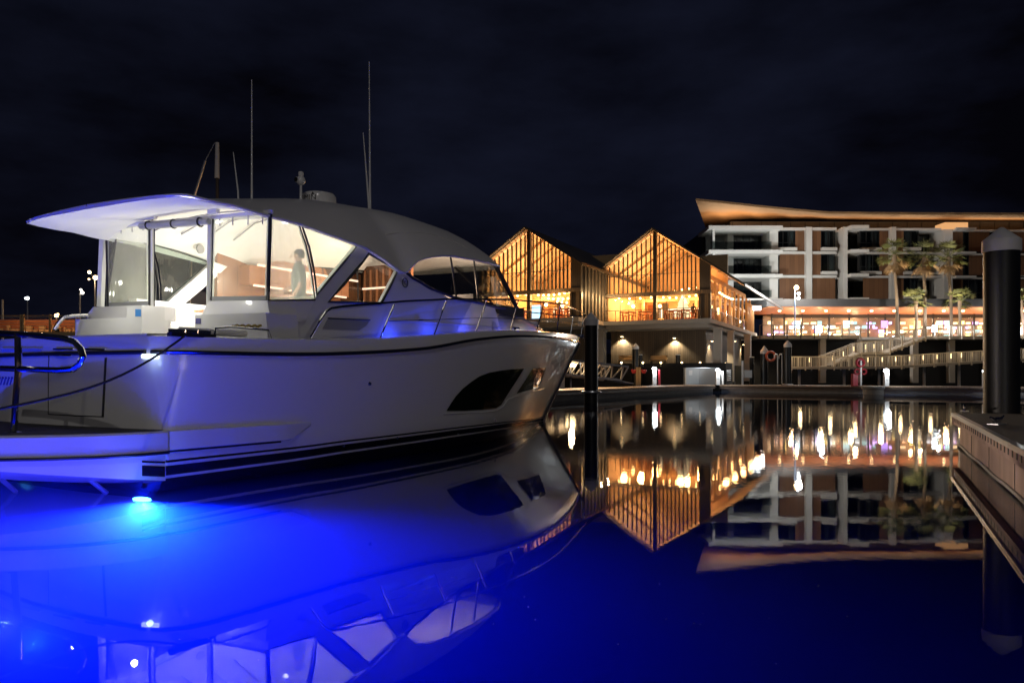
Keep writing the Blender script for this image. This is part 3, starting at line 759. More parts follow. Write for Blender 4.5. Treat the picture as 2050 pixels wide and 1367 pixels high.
yp(MB().tube([L3(7.3,-.25,4.99), L3(7.3,.25,5.0)], .03, 8), 'horn', M['steel'])

# ======================================================= mooring rope
a = W(*(.3, 2.2, z_s(.3)+.03)); b2 = at(-40, 826, 6.5)
pts = []
for i in range(13):
    t = i/12; p = a+(b2-a)*t; p.z -= .22*math.sin(math.pi*t)*(1-.3*t); pts.append(p)
tag(MB().tube(pts, .014, 6).build('mooring_rope', M['rope'], smooth=True), 'black mooring rope from the cleat on the yacht quarter down past the platform', 'rope')
# ======================================================= water, seabed, ground, sky
GA = R(26.5)
GS = Vector((math.cos(GA), -math.sin(GA), 0)); GF = Vector((math.sin(GA), math.cos(GA), 0))
ZV = Vector((0,0,1))
def wmat():
    m, nt, out = newmat('harbour_water'); N = nt.nodes; L = nt.links
    tc = N.new('ShaderNodeTexCoord')
    def noise(sc, det, st):
        mp = N.new('ShaderNodeMapping'); mp.inputs['Scale'].default_value = st; L.new(tc.outputs['Object'], mp.inputs[0])
        n = N.new('ShaderNodeTexNoise'); n.inputs['Scale'].default_value = sc; n.inputs['Detail'].default_value = det; L.new(mp.outputs[0], n.inputs['Vector']); return n
    n1 = noise(.35, 1.5, (1,1,1)); n2 = noise(7.5, 2.5, (1,1,1)); n3 = noise(.09, 2, (1,1,1))
    r3 = N.new('ShaderNodeMapRange'); r3.inputs[1].default_value = .42; r3.inputs[2].default_value = .62; L.new(n3.outputs['Fac'], r3.inputs[0])
    sx = N.new('ShaderNodeSeparateXYZ'); L.new(tc.outputs['Object'], sx.inputs[0]); rg = N.new('ShaderNodeMapRange'); rg.inputs[1].default_value = -25.0; rg.inputs[2].default_value = -15.0; rg.inputs[3].default_value = .12; L.new(sx.outputs['Y'], rg.inputs[0])     # breeze ripples die out in the lee of the berths
    m0 = N.new('ShaderNodeMath'); m0.operation = 'MULTIPLY'; L.new(r3.outputs[0], m0.inputs[0]); L.new(rg.outputs[0], m0.inputs[1])
    m2 = N.new('ShaderNodeMath'); m2.operation = 'MULTIPLY'; L.new(n2.outputs['Fac'], m2.inputs[0]); L.new(m0.outputs[0], m2.inputs[1])
    b1 = N.new('ShaderNodeBump'); b1.inputs['Strength'].default_value = 1; b1.inputs['Distance'].default_value = .0016; L.new(n1.outputs['Fac'], b1.inputs['Height'])
    b2 = N.new('ShaderNodeBump'); b2.inputs['Strength'].default_value = 1; b2.inputs['Distance'].default_value = .0018; L.new(m2.outputs[0], b2.inputs['Height']); L.new(b1.outputs[0], b2.inputs['Normal'])
    t = N.new('ShaderNodeBsdfTransparent'); g = N.new('ShaderNodeBsdfGlossy'); g.inputs['Roughness'].default_value = .012
    L.new(b2.outputs[0], g.inputs['Normal'])
    f = N.new('ShaderNodeFresnel'); f.inputs[0].default_value = 1.33
    mx = N.new('ShaderNodeMixShader'); L.new(f.outputs[0], mx.inputs[0]); L.new(t.outputs[0], mx.inputs[1]); L.new(g.outputs[0], mx.inputs[2])
    L.new(mx.outputs[0], out.inputs[0])
    vs_ = N.new('ShaderNodeVolumeScatter'); vs_.inputs['Color'].default_value = (.35,.6,1,1); vs_.inputs['Density'].default_value = .36; vs_.inputs['Anisotropy'].default_value = .0
    va = N.new('ShaderNodeVolumeAbsorption'); va.inputs['Color'].default_value = (0,.25,.75,1); va.inputs['Density'].default_value = .56
    ad = N.new('ShaderNodeAddShader'); L.new(vs_.outputs[0], ad.inputs[0]); L.new(va.outputs[0], ad.inputs[1]); L.new(ad.outputs[0], out.inputs['Volume'])
    return m
o = MB().bb(-220, 220, -30, 96, -3.5, 0).build('water', wmat()); o['kind'] = 'structure'
o = MB().bb(-240, 240, -40, 100, -4.2, -3.4).build('seabed', pm('silt', (.10,.10,.09), .9)); o['kind'] = 'structure'
# underwater lamps, with unseen blue fills added off the platform
_c = onu(285,1000,-.5)
def beam_rot(d): return Vector(d).to_track_quat('-Z', 'Y').to_euler()
lamp('underwater_lamp_and_fill', W(_c.y-.1, _c.x, _c.z-.03), 14, (.09,.075,1), .015)
for u_, v_ in ((-2.0,2.3),(-2.6,1.5),(-3.0,.3)): lamp('underwater_lamp_and_fill', W(u_, v_, -1.1), 160, (.09,.07,1), .015)  # added fills without fittings, to turn the platform fascia blue
lamp('underwater_lamp_and_fill', W(-2.4, 3.6, -.9), 200, (.01,.04,1), .015)  # added fill without a fitting, for blue on the transom corner
lamp('underwater_lamp_and_fill', W(_c.y-.03, _c.x, _c.z-.05), 9500, (.004,.022,1), .03, 'SPOT', beam_rot(-AX+SX*.35-ZV*.42), None, R(96), blend=1.)
lamp('underwater_lamp_and_fill', W(_c.y-.03, _c.x+.06, _c.z-.05), 19500, (.004,.026,1), .03, 'SPOT', beam_rot(-AX*.35+SX*1.0-ZV*.42), None, R(100), blend=1.)
lamp('underwater_lamp_and_fill', W(-.6, -1.9, -.2), 6500, (.004,.028,1), .015, 'SPOT', beam_rot(-AX-ZV*.38), None, R(95), blend=1.)
lamp('underwater_lamp_and_fill', W(-4.4, -2.0, -.7), 1500, (.006,.032,1), .015)

g = MB(); g.bb(-400, 20, 120, 900, -1, 1.0); g.bb(20, 600, 96.5, 900, -1, 5.84)
o = g.build('ground', M['ground']); o['kind'] = 'structure'

# ======================================================= floating pontoons
def along_pt(o, t, w, z): return o+GD*t+GN*w+ZV*z
P0 = Vector((1.6, 41.2, 0)); PC = Vector((18.0, 66.2, 0)); GD = (PC-P0).normalized(); GN = Vector((-GD.y, GD.x, 0))
def strip_pontoon(name, a, b, width, z, label, side=1, seams=12):
    d = (b-a); Ln = d.length; d.normalize(); n = Vector((-d.y, d.x, 0))*side
    t = thing(name, (a+b)/2, label, 'pontoon')
    ax = (d, n, ZV)
    c = (a+b)/2+n*width/2
    MB().box(c+ZV*(z-.04), (Ln, width, .08), ax).build('deck', M['deck'], t)
    MB().box(c+ZV*(z-.2), (Ln-.06, width-.1, .24), ax).build('fascia', M['conc_dark'], t)
    MB().box(c+ZV*(z-.62), (Ln-.3, width-.4, .6), ax).build('float', M['concrete'], t)
    wl = MB()
    wl.box((a+b)/2-n*.03+ZV*(z-.2), (Ln, .06, .12), ax)
    wl.build('waler', M['bronze'], t)
    return t
strip_pontoon('pontoon', P0-GD*34, PC, 3.2, .6, 'long floating walkway of tan boards running from behind the yacht bow to the service boxes')
XD = Vector((.85,-.527,0)).normalized()
strip_pontoon('pontoon', PC+XD*.3+ZV*0, PC+XD*34, 3.0, .6, 'dark floating walkway in front of the railed ramp with the red lifebuoy stand on it')
# stub of a finger berth with a rounded end
c = at(1748, 776, 57); c.z = 0
t = thing('pontoon_end', c, 'round-ended pale concrete float at the edge of the dark walkway', 'float')
MB().lathe(c, [(.72,-.3),(.72,.42)], 24).build('float', M['concrete'], t, True)
MB().lathe(c, [(.80,.42),(.82,.46),(.82,.58),(.78,.62)], 24).build('rim', M['concrete'], t, True)

# dock at the right: concrete finger with slotted edge beam
DD = Vector((math.sin(R(26.0)), math.cos(R(26.0)), 0)); DN = Vector((math.cos(R(26.0)), -math.sin(R(26.0)), 0))
D1 = Vector((9.28, 15.8, 0)); DL = 22.0; D0 = D1-DD*DL
dock = thing('dock', (D0+D1)/2, 'brown stained concrete dock finger with slotted edge beam at right', 'dock')
ax = (DD, DN, ZV); wd = 3.4
mid = (D0+D1)/2
MB().box(mid+DN*wd/2+ZV*.665, (DL, wd-.06, .07), ax).build('deck', pm('dark_dock_deck', (.05,.045,.042), .8, var=.3, bump=.3, bscale=30), dock)
MB().box(mid+DN*(wd/2+.13)+ZV*-.1, (DL-.3, wd, 1.44), ax).build('float', M['conc_dark'], dock)
kb = MB()
kb.box(mid+DN*.02+ZV*.685, (DL, .09, .035), ax); kb.box(mid+DN*.005+ZV*.65, (DL, .05, .04), ax)
kb.build('kerb', M['steel'], dock)
wl = MB(); wl.box(mid+DN*.07+ZV*.545, (DL, .09, .165), ax); wl.build('edge_beam', M['conc_dark'], dock)
s0 = MB().box(Vector((0,0,0)), (.075, .012, .10), ax).build('drain_slot', M['black'], dock, False, True)
for k in range(62):
    c = s0 if k == 0 else s0.copy()
    if k: COL.objects.link(c)
    c.location = D1-DD*(.25+.31*k)+DN*.024+ZV*.575-dock.location
sm = MB(); s = 2.3
while s < DL: sm.box(D1-DD*s+DN*.128+ZV*.23, (.014, .01, .48), ax); s += 2.4
sm.build('panel_joints', M['black'], dock)
MB().tube([D1-DD*(DL*i/24)+DN*.11+ZV*(.035+.012*math.sin(i*1.9)) for i in range(25)], .028, 6).build('meniscus_line', M['concrete'], dock, True)  # pale wavy tube standing for the bright meniscus and stain line
MB().box(D1+DN*wd/2+ZV*.545+DD*.03, (.09, wd, .2), ax).build('end_beam', M['conc_dark'], dock)

# cleats on the dock
def cleat(p, rz, label):
    t = thing('mooring_cleat', p, label, 'cleat', 'cleats on the near dock', 0)
    m = MB(); m.tube([(-.06,0,0),(-.06,0,.08)], .03, 8); m.tube([(.06,0,0),(.06,0,.08)], .03, 8)
    m.tube([(-.24,0,.12),(-.12,0,.085),(.12,0,.085),(.24,0,.13)], [.015,.03,.03,.015], 8)
    m.build('horn', M['chrome'], t, True, True); MB().bb(-.16,.16,-.08,.08,-.005,.012).build('base_plate', M['steel'], t, False, True)
    t.rotation_euler = (0,0,rz); return t
cleat(on_z(1931, 823, .702), R(60), 'metal mooring cleat on the tip of the near dock')
cleat(on_z(1996, 849, .702), R(35), 'metal mooring cleat on the near dock in front of the largest pile')

# ======================================================= piles
def pile(x, ytip, yshoulder, ycap, Y, dia, zb, label, collar=None, bottom=-3.4):
    c = Vector((hx(x, Y), Y, 0)); r = dia/2
    t = thing('mooring_pile', c, label, 'pile')
    zt, zs, zc = hz(ytip, Y), hz(yshoulder, Y), hz(ycap, Y)
    MB().lathe(c, [(r*.97, bottom), (r*.97, zc+.02)], 28).build('shaft', M['pile'], t, True)
    MB().lathe(c, [(r*1.04, zc), (r*1.05, zc+.03), (r*1.05, zs-.02), (r*1.0, zs), (r*.12, zt-.01), (.01, zt)], 28).build('cap', M['pilecap'], t, True, angle=25)
    if collar:
        k = MB(); k.tube([c+Vector((r*1.25*math.cos(a), r*1.25*math.sin(a), collar)) for a in [i*math.pi/12 for i in range(24)]], .07, 8, True)
        k.build('guide_ring', M['steel'], t, True)
    return t
pile(2005, 455, 480, 505, 16.9, .74, 0, 'largest black pile with white cone cap beyond the near dock')
pile(1183.5, 625, 640, 652, 40.5, .76, 0, 'tall black pile with grey cone cap just right of the yacht bow', .57)
pile(1577, 681, 689, 695, 68.5, .68, 0, 'black pile with cone cap in front of the promenade stairs', .6)
pile(1530, 692, 702, 708, 71.5, .70, 0, 'black pile with pale cone cap beside the orange lifebuoy')
pile(1272.3, 687, 694, 699, 70, .62, 0, 'black pile with white cone cap in front of the left bench')
for x, y, lb in ((1282,709,'short black post beside the white-capped pile under the right pavilion'),(1357,709,'short black post with flat cap right of the wall bench'),(1505,714,'short black post with flat cap between the lit column and the orange lifebuoy')):
    Y = 72.5; c = Vector((hx(x, Y), Y, 0)); t = thing('timber_post', c, lb, 'post')
    MB().lathe(c, [(.22,-1),(.22,hz(y,Y)-.1)], 14).build('shaft', M['pile'], t, True); MB().lathe(c, [(.24,hz(y,Y)-.1),(.24,hz(y,Y)-.02),(.2,hz(y,Y))], 14).build('cap', M['pilecap'], t, True)

# ======================================================= power pedestals with lamps
def pedestal(x, ylamp, ybase, Y, label, hose=None, twin=True):
    b = at(x, ybase, Y); b.z = .6; zt = hz(ylamp, Y)
    t = thing('power_pedestal', b, label, 'pedestal', 'lit power pedestals on the walkways')
    h = zt-.6
    w = .16
    MB().bb(b.x-w,b.x+w,b.y-w,b.y+w,.6,zt-.16).build('body', M['pilecap'], t)
    hd = MB().lathe(Vector((b.x,b.y,zt-.16)), [(.2,0),(.22,.04),(.20,.09)], 14).build('head', M['pilecap'], t, True)
    MB().sph(Vector((b.x,b.y,zt)), .2, 12, 0, (1,1,.8)).build('lens', M['e_white'], hd, True)
    MB().box((b.x, b.y-w-.01, .6+h*.5), (w*1.2, .02, .25)).build('socket_panel', M['greybox'], t)
    if hose:
        MB().tube([(b.x+.42,b.y-.1,.62),(b.x+.42,b.y-.1,.6+h*.55),(b.x+.4,b.y-.1,.6+h*.95)], .1, 8).build('hose_post', hose, t, True)
    lamp('pedestal_lamp', (b.x, b.y-.45, zt+.1), 190, (.88,.95,1), .15)
    return t
pedestal(1310, 738, 767, 64, 'lit pedestal with a red post beside it left of the grey cabinets', M['redpaint'])
pedestal(1437, 741, 768, 66, 'lit pedestal with pale posts at the right end of the grey cabinets', M['pilecap'])
pedestal(1774, 742, 772, 58.5, 'lit white pedestal right of the red lifebuoy stand')
pedestal(1973, 743, 776, 53.5, 'lit pedestal partly behind the largest black pile', em('blue_indicator', (.05,.1,1), 1.5))

# grey service cabinets
b = at(1405, 768, 68.5); b.z = .6
t = thing('service_cabinet', b, 'row of pale grey metal service cabinets on the walkway', 'cabinet')
x0, x1, xm = hx(1372,68.5), hx(1436,68.5), hx(1399,68.5); zt = hz(737,68.5)
MB().bb(x0,xm-.02,68.2,69.2,.6,zt).build('body', M['greybox'], t); MB().bb(xm+.02,x1,68.3,69.2,.6,zt-.03).build('body', M['greybox'], t)
MB().bb(x0-.04,x1+.04,68.15,69.25,zt,zt+.05).build('lid', M['steel'], t)
MB().bb(hx(1379,68.2),hx(1386,68.2),68.18,68.195,hz(751,68.2),hz(741,68.2)).build('notice', M['pilecap'], t)
MB().bb(x0-.1,x0,68.1,68.3,.6,zt+.02).build('corner_post', M['rail'], t)
m = MB()
for k in range(6): m.tube([(hx(1456.5,66.5)-.15,66.2,1.0+.17*k),(hx(1456.5,66.5)+.2,66.2,1.0+.17*k+.04)], .04, 6)
o = m.build('hose_coil', M['pilecap'], None, True); tag(o, 'pale hose coil stacked on the lamp post right of the cabinets', 'hose')
b = at(1498, 768, 70); b.z=.6
t = thing('meter_box', b, 'small grey box on a pale post right of the pavilion columns', 'meter box')
MB().bb(b.x-.35,b.x+.35,b.y,b.y+.3,hz(756,70),hz(741,70)).build('box', M['greybox'], t); MB().bb(b.x-.6,b.x-.45,b.y,b.y+.15,.5,hz(722,70)).build('post', M['pilecap'], t)

# wooden posts with red flags on a rope
b = at(1278, 768, 62); b.z = .6
t = thing('gate_posts', b, 'pair of tan timber posts at the foot of the aluminium gangway', 'posts')
for x in (1275.5, 1280.5): MB().bb(hx(x,62)-.09,hx(x,62)+.09,61.9,62.1,.6,hz(735,62)).build('post', M['rafter'], t)
for x, lb in ((1269,'red hanging bag left of the tan timber posts'),(1289,'red hanging bag right of the tan timber posts')):
    m = MB(); p = at(x, 744, 62); m.sph(p, .2, 8, 0, (1,.5,.8)); m.sph(p+Vector((.12,0,.08)), .12, 8); m.sph(p+Vector((-.12,0,.1)), .11, 8)
    o = m.build('red_bag', pm('red_fabric', (.5,.03,.03), .6), None, True); tag(o, lb, 'bag')
o = MB().tube([at(1200+i*13, 736+3*math.sin(i*.5), 62) for i in range(10)], .025, 5).build('guide_rope', M['rope'], None, True); tag(o, 'thin rope strung past the timber posts to the lit pedestal', 'rope')

# gangway: aluminium truss ramp
t = thing('gangway', at(1200, 758, 55), 'aluminium truss gangway sloping down onto the tan walkway', 'gangway')
gA, gB = at(1103, 716, 55), at(1258, 734, 58); gC, gD_ = at(1100, 747, 55), at(1243, 761, 58)
back = GN*1.5
for off in (Vector((0,0,0)), back):
    MB().beam(gA+off, gB+off, .14, .14).build('top_chord', M['steel'], t); MB().beam(gC+off, gD_+off, .14, .14).build('bottom_chord', M['steel'], t)
    n = 7
    for i in range(n):
        p0 = gC+(gD_-gC)*(i/n); p1 = gC+(gD_-gC)*((i+1)/n); q = gA+(gB-gA)*((i+.5)/n)
        MB().beam(p0+off, q+off, .09, .09).build('brace', M['steel'], t); MB().beam(q+off, p1+off, .09, .09).build('brace', M['steel'], t)
    MB().beam(gD_+off, gB+off, .1, .1).build('end_brace', M['steel'], t)
MB().beam((gC*2+back)/2+ZV*.1, (gD_*2+back)/2+ZV*.1, 1.4, .08).build('walkway', M['steel'], t)
MB().beam(gD_+back/2, gD_+back/2+(gD_-gC).normalized()*1.6-ZV*.12, 1.3, .05).build('ramp_flap', M['steel'], t)
b = at(1143, 731, 57)
t = thing('flood_lamp', b, 'bright amber flood lamp behind the gangway by the yacht bow', 'lamp')
MB().sph(b, .28, 12, 0, (1.6,.5,.5)).build('lens', M['e_warm'], t, True); MB().tube([b+Vector((0,.2,-.1)), b+Vector((0,.2,-2.2))], .06, 8).build('post', M['steel'], t)
lamp('flood_lamp_source', b+Vector((0,-.7,.9)), 900, (1,.62,.28), .2)
b = at(1122, 759, 50); o = MB().bb(b.x-.28,b.x+.28,b.y,b.y+.4,.6,hz(743,50)).build('dock_box', M['greybox'], None); tag(o, 'small grey box on the walkway between yacht bow and gangway', 'box')
b = at(1102, 772, 44); o = MB().tube([b-ZV*.25,b+ZV*.25], [.14,.11], 10).build('red_marker', M['redpaint'], None, True); tag(o, 'red marker on the walkway edge just behind the yacht bow', 'marker')

# red lifebuoy stand
b = at(1720, 772, 60); b.z = .6
t = thing('lifebuoy_stand', b, 'dark red lifebuoy and hose stand on the walkway below the ramp', 'lifebuoy stand')
def ring(c, r, w, ax=(1,0,1)): return MB().tube([c+Vector((r*math.cos(a), 0, r*math.sin(a))) for a in [i*math.pi/10 for i in range(20)]], w, 8, True)
ring(at(1722,726,60), .30, .11).build('upper_ring', M['redpaint'], t, True); MB().sph(at(1722,725,60.15), .3, 12, 0, (1,.3,1)).build('disc', M['redpaint'], t, True)
ring(at(1716,744,60), .2, .07).build('hose_reel', M['redpaint'], t, True); ring(at(1729,744,60), .2, .07).build('hose_reel', M['redpaint'], t, True)
MB().bb(hx(1708,60),hx(1718,60),60,60.4,.6,hz(748,60)).build('cabinet', M['redpaint'], t); MB().tube([at(1723,771,60), at(1723,722,60)], .09, 8).build('post', M['pilecap'], t)
# orange lifebuoy and ladder hoops beside the piles
o = ring(at(1543,713,71), .42, .11); o = o.build('lifebuoy', pm('orange_plastic', (.55,.10,.04), .4), None, True); tag(o, 'orange lifebuoy hanging beside the black pile', 'lifebuoy')
t = thing('boarding_ladder', at(1558,770,69.5), 'white hooped handrails of a ladder on the walkway edge', 'ladder')
for x in (1553.5, 1562.5):
    MB().tube([at(x+3.2,768,69.5), at(x+3.2,713,69.5), at(x+2.2,709.5,69.5), at(x-1,709,69.5), at(x-3,712,69.5), at(x-3.2,718,69.5)], .055, 8).build('handrail', M['pilecap'], t, True)

# walkway where the photographer stands, with two unseen lamp pedestals added for brightness
def fill_pedestal(x, y, e, label):
    t = thing('power_pedestal', (x, y, .6), label, 'pedestal')
    MB().bb(x-.15,x+.15,y-.15,y+.15,.6,2.2).build('body', M['pilecap'], t); MB().sph((x,y,2.34), .16, 12).build('lens', M['e_white'], t, True)
    lamp('pedestal_lamp', (x, y+.3, 2.5), e, (1,.93,.86), .15)
strip_pontoon('pontoon', Vector((-30,-9,0)), Vector((20,-9,0)), 3.0, .6, 'floating walkway at the seaward end of the berths behind the viewpoint')
fill_pedestal(-9.0, -6.4, 150, 'added unseen fill pedestal at the seaward end, west of the berth')
fill_pedestal(6.0, -7.4, 700, 'added unseen fill pedestal at the seaward end, beside the near dock')
# ======================================================= gabled pavilions on stilts
def pavilion(fr, label, W_=10.4, LN=27.0, over_r=3.3, zr=15.4, yzf=6.7, side_long=True):
    """fr: front right corner on plan; r runs to the right along the front, b runs back"""
    def P(r, b, z): return fr+GS*r+GF*b+ZV*z
    A = (GS, GF, ZV)
    t = thing('pavilion', fr+GS*-W_/2, label, 'pavilion')
    def bx(mb, r0, r1, b0, b1, z0, z1): return mb.box(P((r0+r1)/2,(b0+b1)/2,(z0+z1)/2), (abs(r1-r0),abs(b1-b0),abs(z1-z0)), A)
    rm = -W_/2; sl = (zr-9.6)/(3.3+W_/2)
    zl = lambda r: zr-sl*abs(r-rm)
    lo = -W_-.35; hi = over_r
    # floor slab, deeper toward the middle
    m = MB(); bx(m, -W_-.2, .25, -1.2, LN, yzf-.38, yzf); m.build('floor_slab', M['slab'], t)
    m = MB(); bx(m, -W_+.3, -.2, -.2, LN-.5, yzf-.75, yzf-.385); m.build('slab_soffit', M['slab'], t)
    # roof: two slopes
    for r0, nm in ((lo,'l'),(hi,'r')):
        a = [P(rm, -1.0, zr), P(rm, LN, zr), P(r0, LN, zl(r0)), P(r0, -1.0, zl(r0))]
        up = MB().prism(a, ZV*.16).build('roof', M['roofm'], t)
        b2 = [P(rm, -.7, zr-.02), P(rm, LN-.2, zr-.02), P(r0*.98 if r0>0 else r0+.15, LN-.2, zl(r0*.98 if r0>0 else r0+.15)-.02), P(r0*.98 if r0>0 else r0+.15, -.7, zl(r0*.98 if r0>0 else r0+.15)-.02)]
        MB().prism(b2, ZV*-.05).build('ceiling_lining', M['tan'], t)
        MB().beam(P(rm,-1.04,zr+.05), P(r0,-1.04,zl(r0)+.05), .1, .34, up=tuple(GF)).build('barge_board', M['cladlit'], t)
    MB().beam(P(hi,-1.0,zl(hi)+.02), P(hi,LN,zl(hi)+.02), .12, .26).build('eave_beam', M['bronze'], t)
    # rafters seen through the gable
    for k in range(1, 5):
        b = .6+k*3.3
        m = MB()
        for r0 in (-W_+.4, -.6): m.beam(P(rm, b, zr-.28), P(r0, b, zl(r0)-.28), .16, .34, up=tuple(GF))
        m.build('rafter', M['rafter'], t)
    # gable front: glazing, dark bars, beam, centre post, corner columns
    zb = 9.45; r_l = -W_+.12; r_r = -.95
    gp = [P(r_l,.1,zb), P(r_r,.1,zb), P(r_r,.1,zl(r_r)-.2), P(rm,.1,zr-.2), P(r_l,.1,zl(r_l)-.2)]
    MB().add(gp, [tuple(range(5))]).build('gable_glazing', M['tint'], t)
    m = MB()
    for side in (0, 1):
        r0, r1 = ((r_l, rm) if side == 0 else (rm, r_r))
        for k in range(0, 11):
            r = r0+(r1-r0)*k/11+.02
            m.beam(P(r, 0, zb), P(r, 0, zl(r)-.15), .09, .22, up=tuple(GF))
    m.build('gable_bars', M['bronze'], t)
    m = MB(); bx(m, r_l, r_r, -.08, .0, 11.15, 11.2); m.build('tie_rod', M['bronze'], t)
    m = MB(); bx(m, -W_-.1, .1, -.3, .35, zb-.34, zb); m.build('transom_beam', M['cladlit'], t)
    m = MB(); bx(m, rm-.17, rm+.17, -.22, .2, yzf, zr-.1); m.build('centre_post', M['bronze'], t)
    m = MB()
    pc = [P(r_r,-.1,zb), P(.05,-.1,zb), P(.05,-.1,zl(.05)-.05), P(r_r,-.1,zl(r_r)-.05)]
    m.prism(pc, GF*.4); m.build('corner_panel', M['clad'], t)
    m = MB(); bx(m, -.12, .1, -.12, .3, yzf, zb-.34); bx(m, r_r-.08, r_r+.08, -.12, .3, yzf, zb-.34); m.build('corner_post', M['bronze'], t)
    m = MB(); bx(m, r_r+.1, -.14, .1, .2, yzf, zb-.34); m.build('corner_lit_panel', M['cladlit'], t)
    m = MB(); bx(m, -W_-.1, -W_+.16, -.2, .35, yzf, zl(-W_)-.05); m.build('corner_post', M['bronze'], t)
    # lower shop-height glazing with slim bars, handrail
    m = MB().add([P(r_l,.1,yzf), P(r_r,.1,yzf), P(r_r,.1,zb-.34), P(r_l,.1,zb-.34)], [(0,1,2,3)]); m.build('front_glazing', M['clear'], t)
    m = MB()
    for k in (1,2,4,5):
        r = r_l+(r_r-r_l)*k/6; m.beam(P(r,.05,yzf), P(r,.05,zb-.34), .05, .05, up=tuple(GF))
    m.build('glazing_bars', M['bronze'], t)
    m = MB(); bx(m, r_l, r_r, -.75, -.7, yzf+1.02, yzf+1.07)
    for k in range(8):
        r = r_l+(r_r-r_l)*k/7; bx(m, r-.02, r+.02, -.75, -.7, yzf, yzf+1.02)
    m.build('balcony_rail', M['bronze'], t)
    # inside: back wall, counter, columns
    m = MB(); bx(m, -W_+.1, -.9, 13.8, 14, yzf, zr-.6)
    m.build('back_wall', M['tan'], t)
    m = MB(); bx(m, -W_+.2, -W_+.3, .4, 13.8, yzf, zl(-W_+.2)-.1); m.build('left_wall', M['tan'], t)
    m = MB(); bx(m, -W_+.4, -1, .3, 13.8, yzf, yzf+.02); m.build('floor', M['deck'], t)
    for r, b in ((-8.2,6),(-5.0,8.5),(-2.6,6)):
        m = MB(); bx(m, r-.12, r+.12, b-.12, b+.12, yzf, 9.6); m.build('inner_post', M['rafter'], t)
    for z in (9.5,):
        for b in (4, 7, 10):
            m = MB(); bx(m, -W_+.3, -1, b-.09, b+.09, z, z+.3); m.build('tie_beam', M['rafter'], t)
    m = MB(); bx(m, -8.5, -3.0, 12.0, 12.7, yzf, yzf+1.1); m.build('bar_counter', M['rafter'], t)
    random.seed(int(W_*10)+int(over_r*7))
    for k in range(11):
        r = -W_+.5+k*.84
        if random.random() < .6:
            z0 = yzf+random.choice((0,.4,1.0)); m = MB(); bx(m, r, r+.7, 13.7, 13.79, z0, z0+random.uniform(.8,2.6)); m.build('wall_panel', random.choice((M['furn'], M['bronze'], M['rafter'])), t)
    for k in range(4):
        r = -W_+1.2+k*2.2; m = MB(); bx(m, r, r+.9, 10.4, 10.5, yzf, yzf+random.uniform(1.2,2.3)); m.build('screen_panel', random.choice((M['furn'], M['bronze'])), t)
    for k in range(2):
        m = MB(); bx(m, -8.6+3*k, -6.2+3*k, 13.7, 13.78, yzf+1.3, yzf+2.3); m.build('bar_shelf', em('lit_bar_shelf', (1,.78,.5), 2.2), t)
    # side wall along r = -0.9
    if side_long:
        n = 9
        for k in range(n+1):
            b = .6+k*2.6; m = MB(); bx(m, -.25, -.05, b-.1, b+.1, yzf, 10.6); m.build('side_post', M['rafter'], t)
        m = MB(); bx(m, -1.02, -.78, .6, LN-2, 9.2, 9.45); bx(m, -1.02, -.78, .6, LN-2, 10.9, 11.4); m.build('side_beam', M['rafter'], t)
        m = MB(); bx(m, -2.45, -2.35, 6.5, LN-2, yzf, 11.6); m.build('inner_side_wall', M['tan'], t)
        m = MB(); m.add([P(-.9,.6,yzf), P(-.9,LN-2,yzf), P(-.9,LN-2,10.9), P(-.9,.6,10.9)], [(0,1,2,3)]); m.build('side_glazing', M['clear'], t)
        for k in range(6):
            b = 1.0+k*3.8
            m = MB(); bx(m, -.06, .0, b, b+2.9, yzf+1.0, yzf+1.05)
            for i in range(9): bx(m, -.05, -.02, b+.05+i*.35, b+.08+i*.35, yzf, yzf+1.0)
            m.build('side_railing', M['bronze'], t)
        for k in range(7):
            b = 20.6+k*.75; m = MB(); bx(m, .05, .17, b-.06, b+.06, yzf-.2, 10.0); m.build('batten', M['rafter'], t)
    else:
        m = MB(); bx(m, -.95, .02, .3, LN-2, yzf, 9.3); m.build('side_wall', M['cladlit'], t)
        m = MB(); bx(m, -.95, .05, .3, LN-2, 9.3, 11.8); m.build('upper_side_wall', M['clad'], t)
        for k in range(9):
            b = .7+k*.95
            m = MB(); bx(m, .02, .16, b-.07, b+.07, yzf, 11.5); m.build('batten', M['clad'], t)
    return t, P
FB = Vector((18.48, 70, 0)); FA = Vector((6.3, 68.6, 0))
tB, PB_ = pavilion(FB, 'gabled timber pavilion with long lit verandah side, nearest the hotel')
tA, PA_ = pavilion(FA, 'gabled timber pavilion partly hidden behind the yacht windscreen', over_r=.45, side_long=False, zr=15.2)
WARM = (1,.53,.19)
_s = PA_(-5,-1.35,8.8); lamp('walkway_fill_spot', _s, 38000, (1,.70,.42), .2, 'SPOT', beam_rot(Vector((5.5,45,.6))-_s), None, R(27), blend=.9)  # unseen spot added to stand for frontage glow on the walkway boards
_q = on_hull(306,722,.3); _s = W(_q.y, _q.x, _q.z)
lamp('dock_fill_spot', _s, 1500, (1,.84,.72), .05, 'SPOT', beam_rot(Vector((8.6,13.0,-.2))-_s), None, R(42))  # unseen spot added to brighten the side of the right dock
def plight(P, r, b, z, e, col=WARM, rad=.3): lamp('pavilion_lamp_and_spill', P(r, b, z), e, col, rad)
for P in (PA_, PB_):
    for r in (-7.6, -2.9): plight(P, r, 3.2, 9.1, 1150); plight(P, r, 8.5, 9.1, 1000)
    [lamp('ceiling_uplight', P(r, 6.0, 9.9), 850, (1,.62,.33), kind='AREA', rot=(math.pi,0,-GA), size=2.4, sizey=10) for r in (-7.4,-3.0)]
for P in (PA_, PB_):
    for r in (-8, -2.5): plight(P, r, -1.05, 8.6, 200)  # unseen spill lights added outside the glass fronts
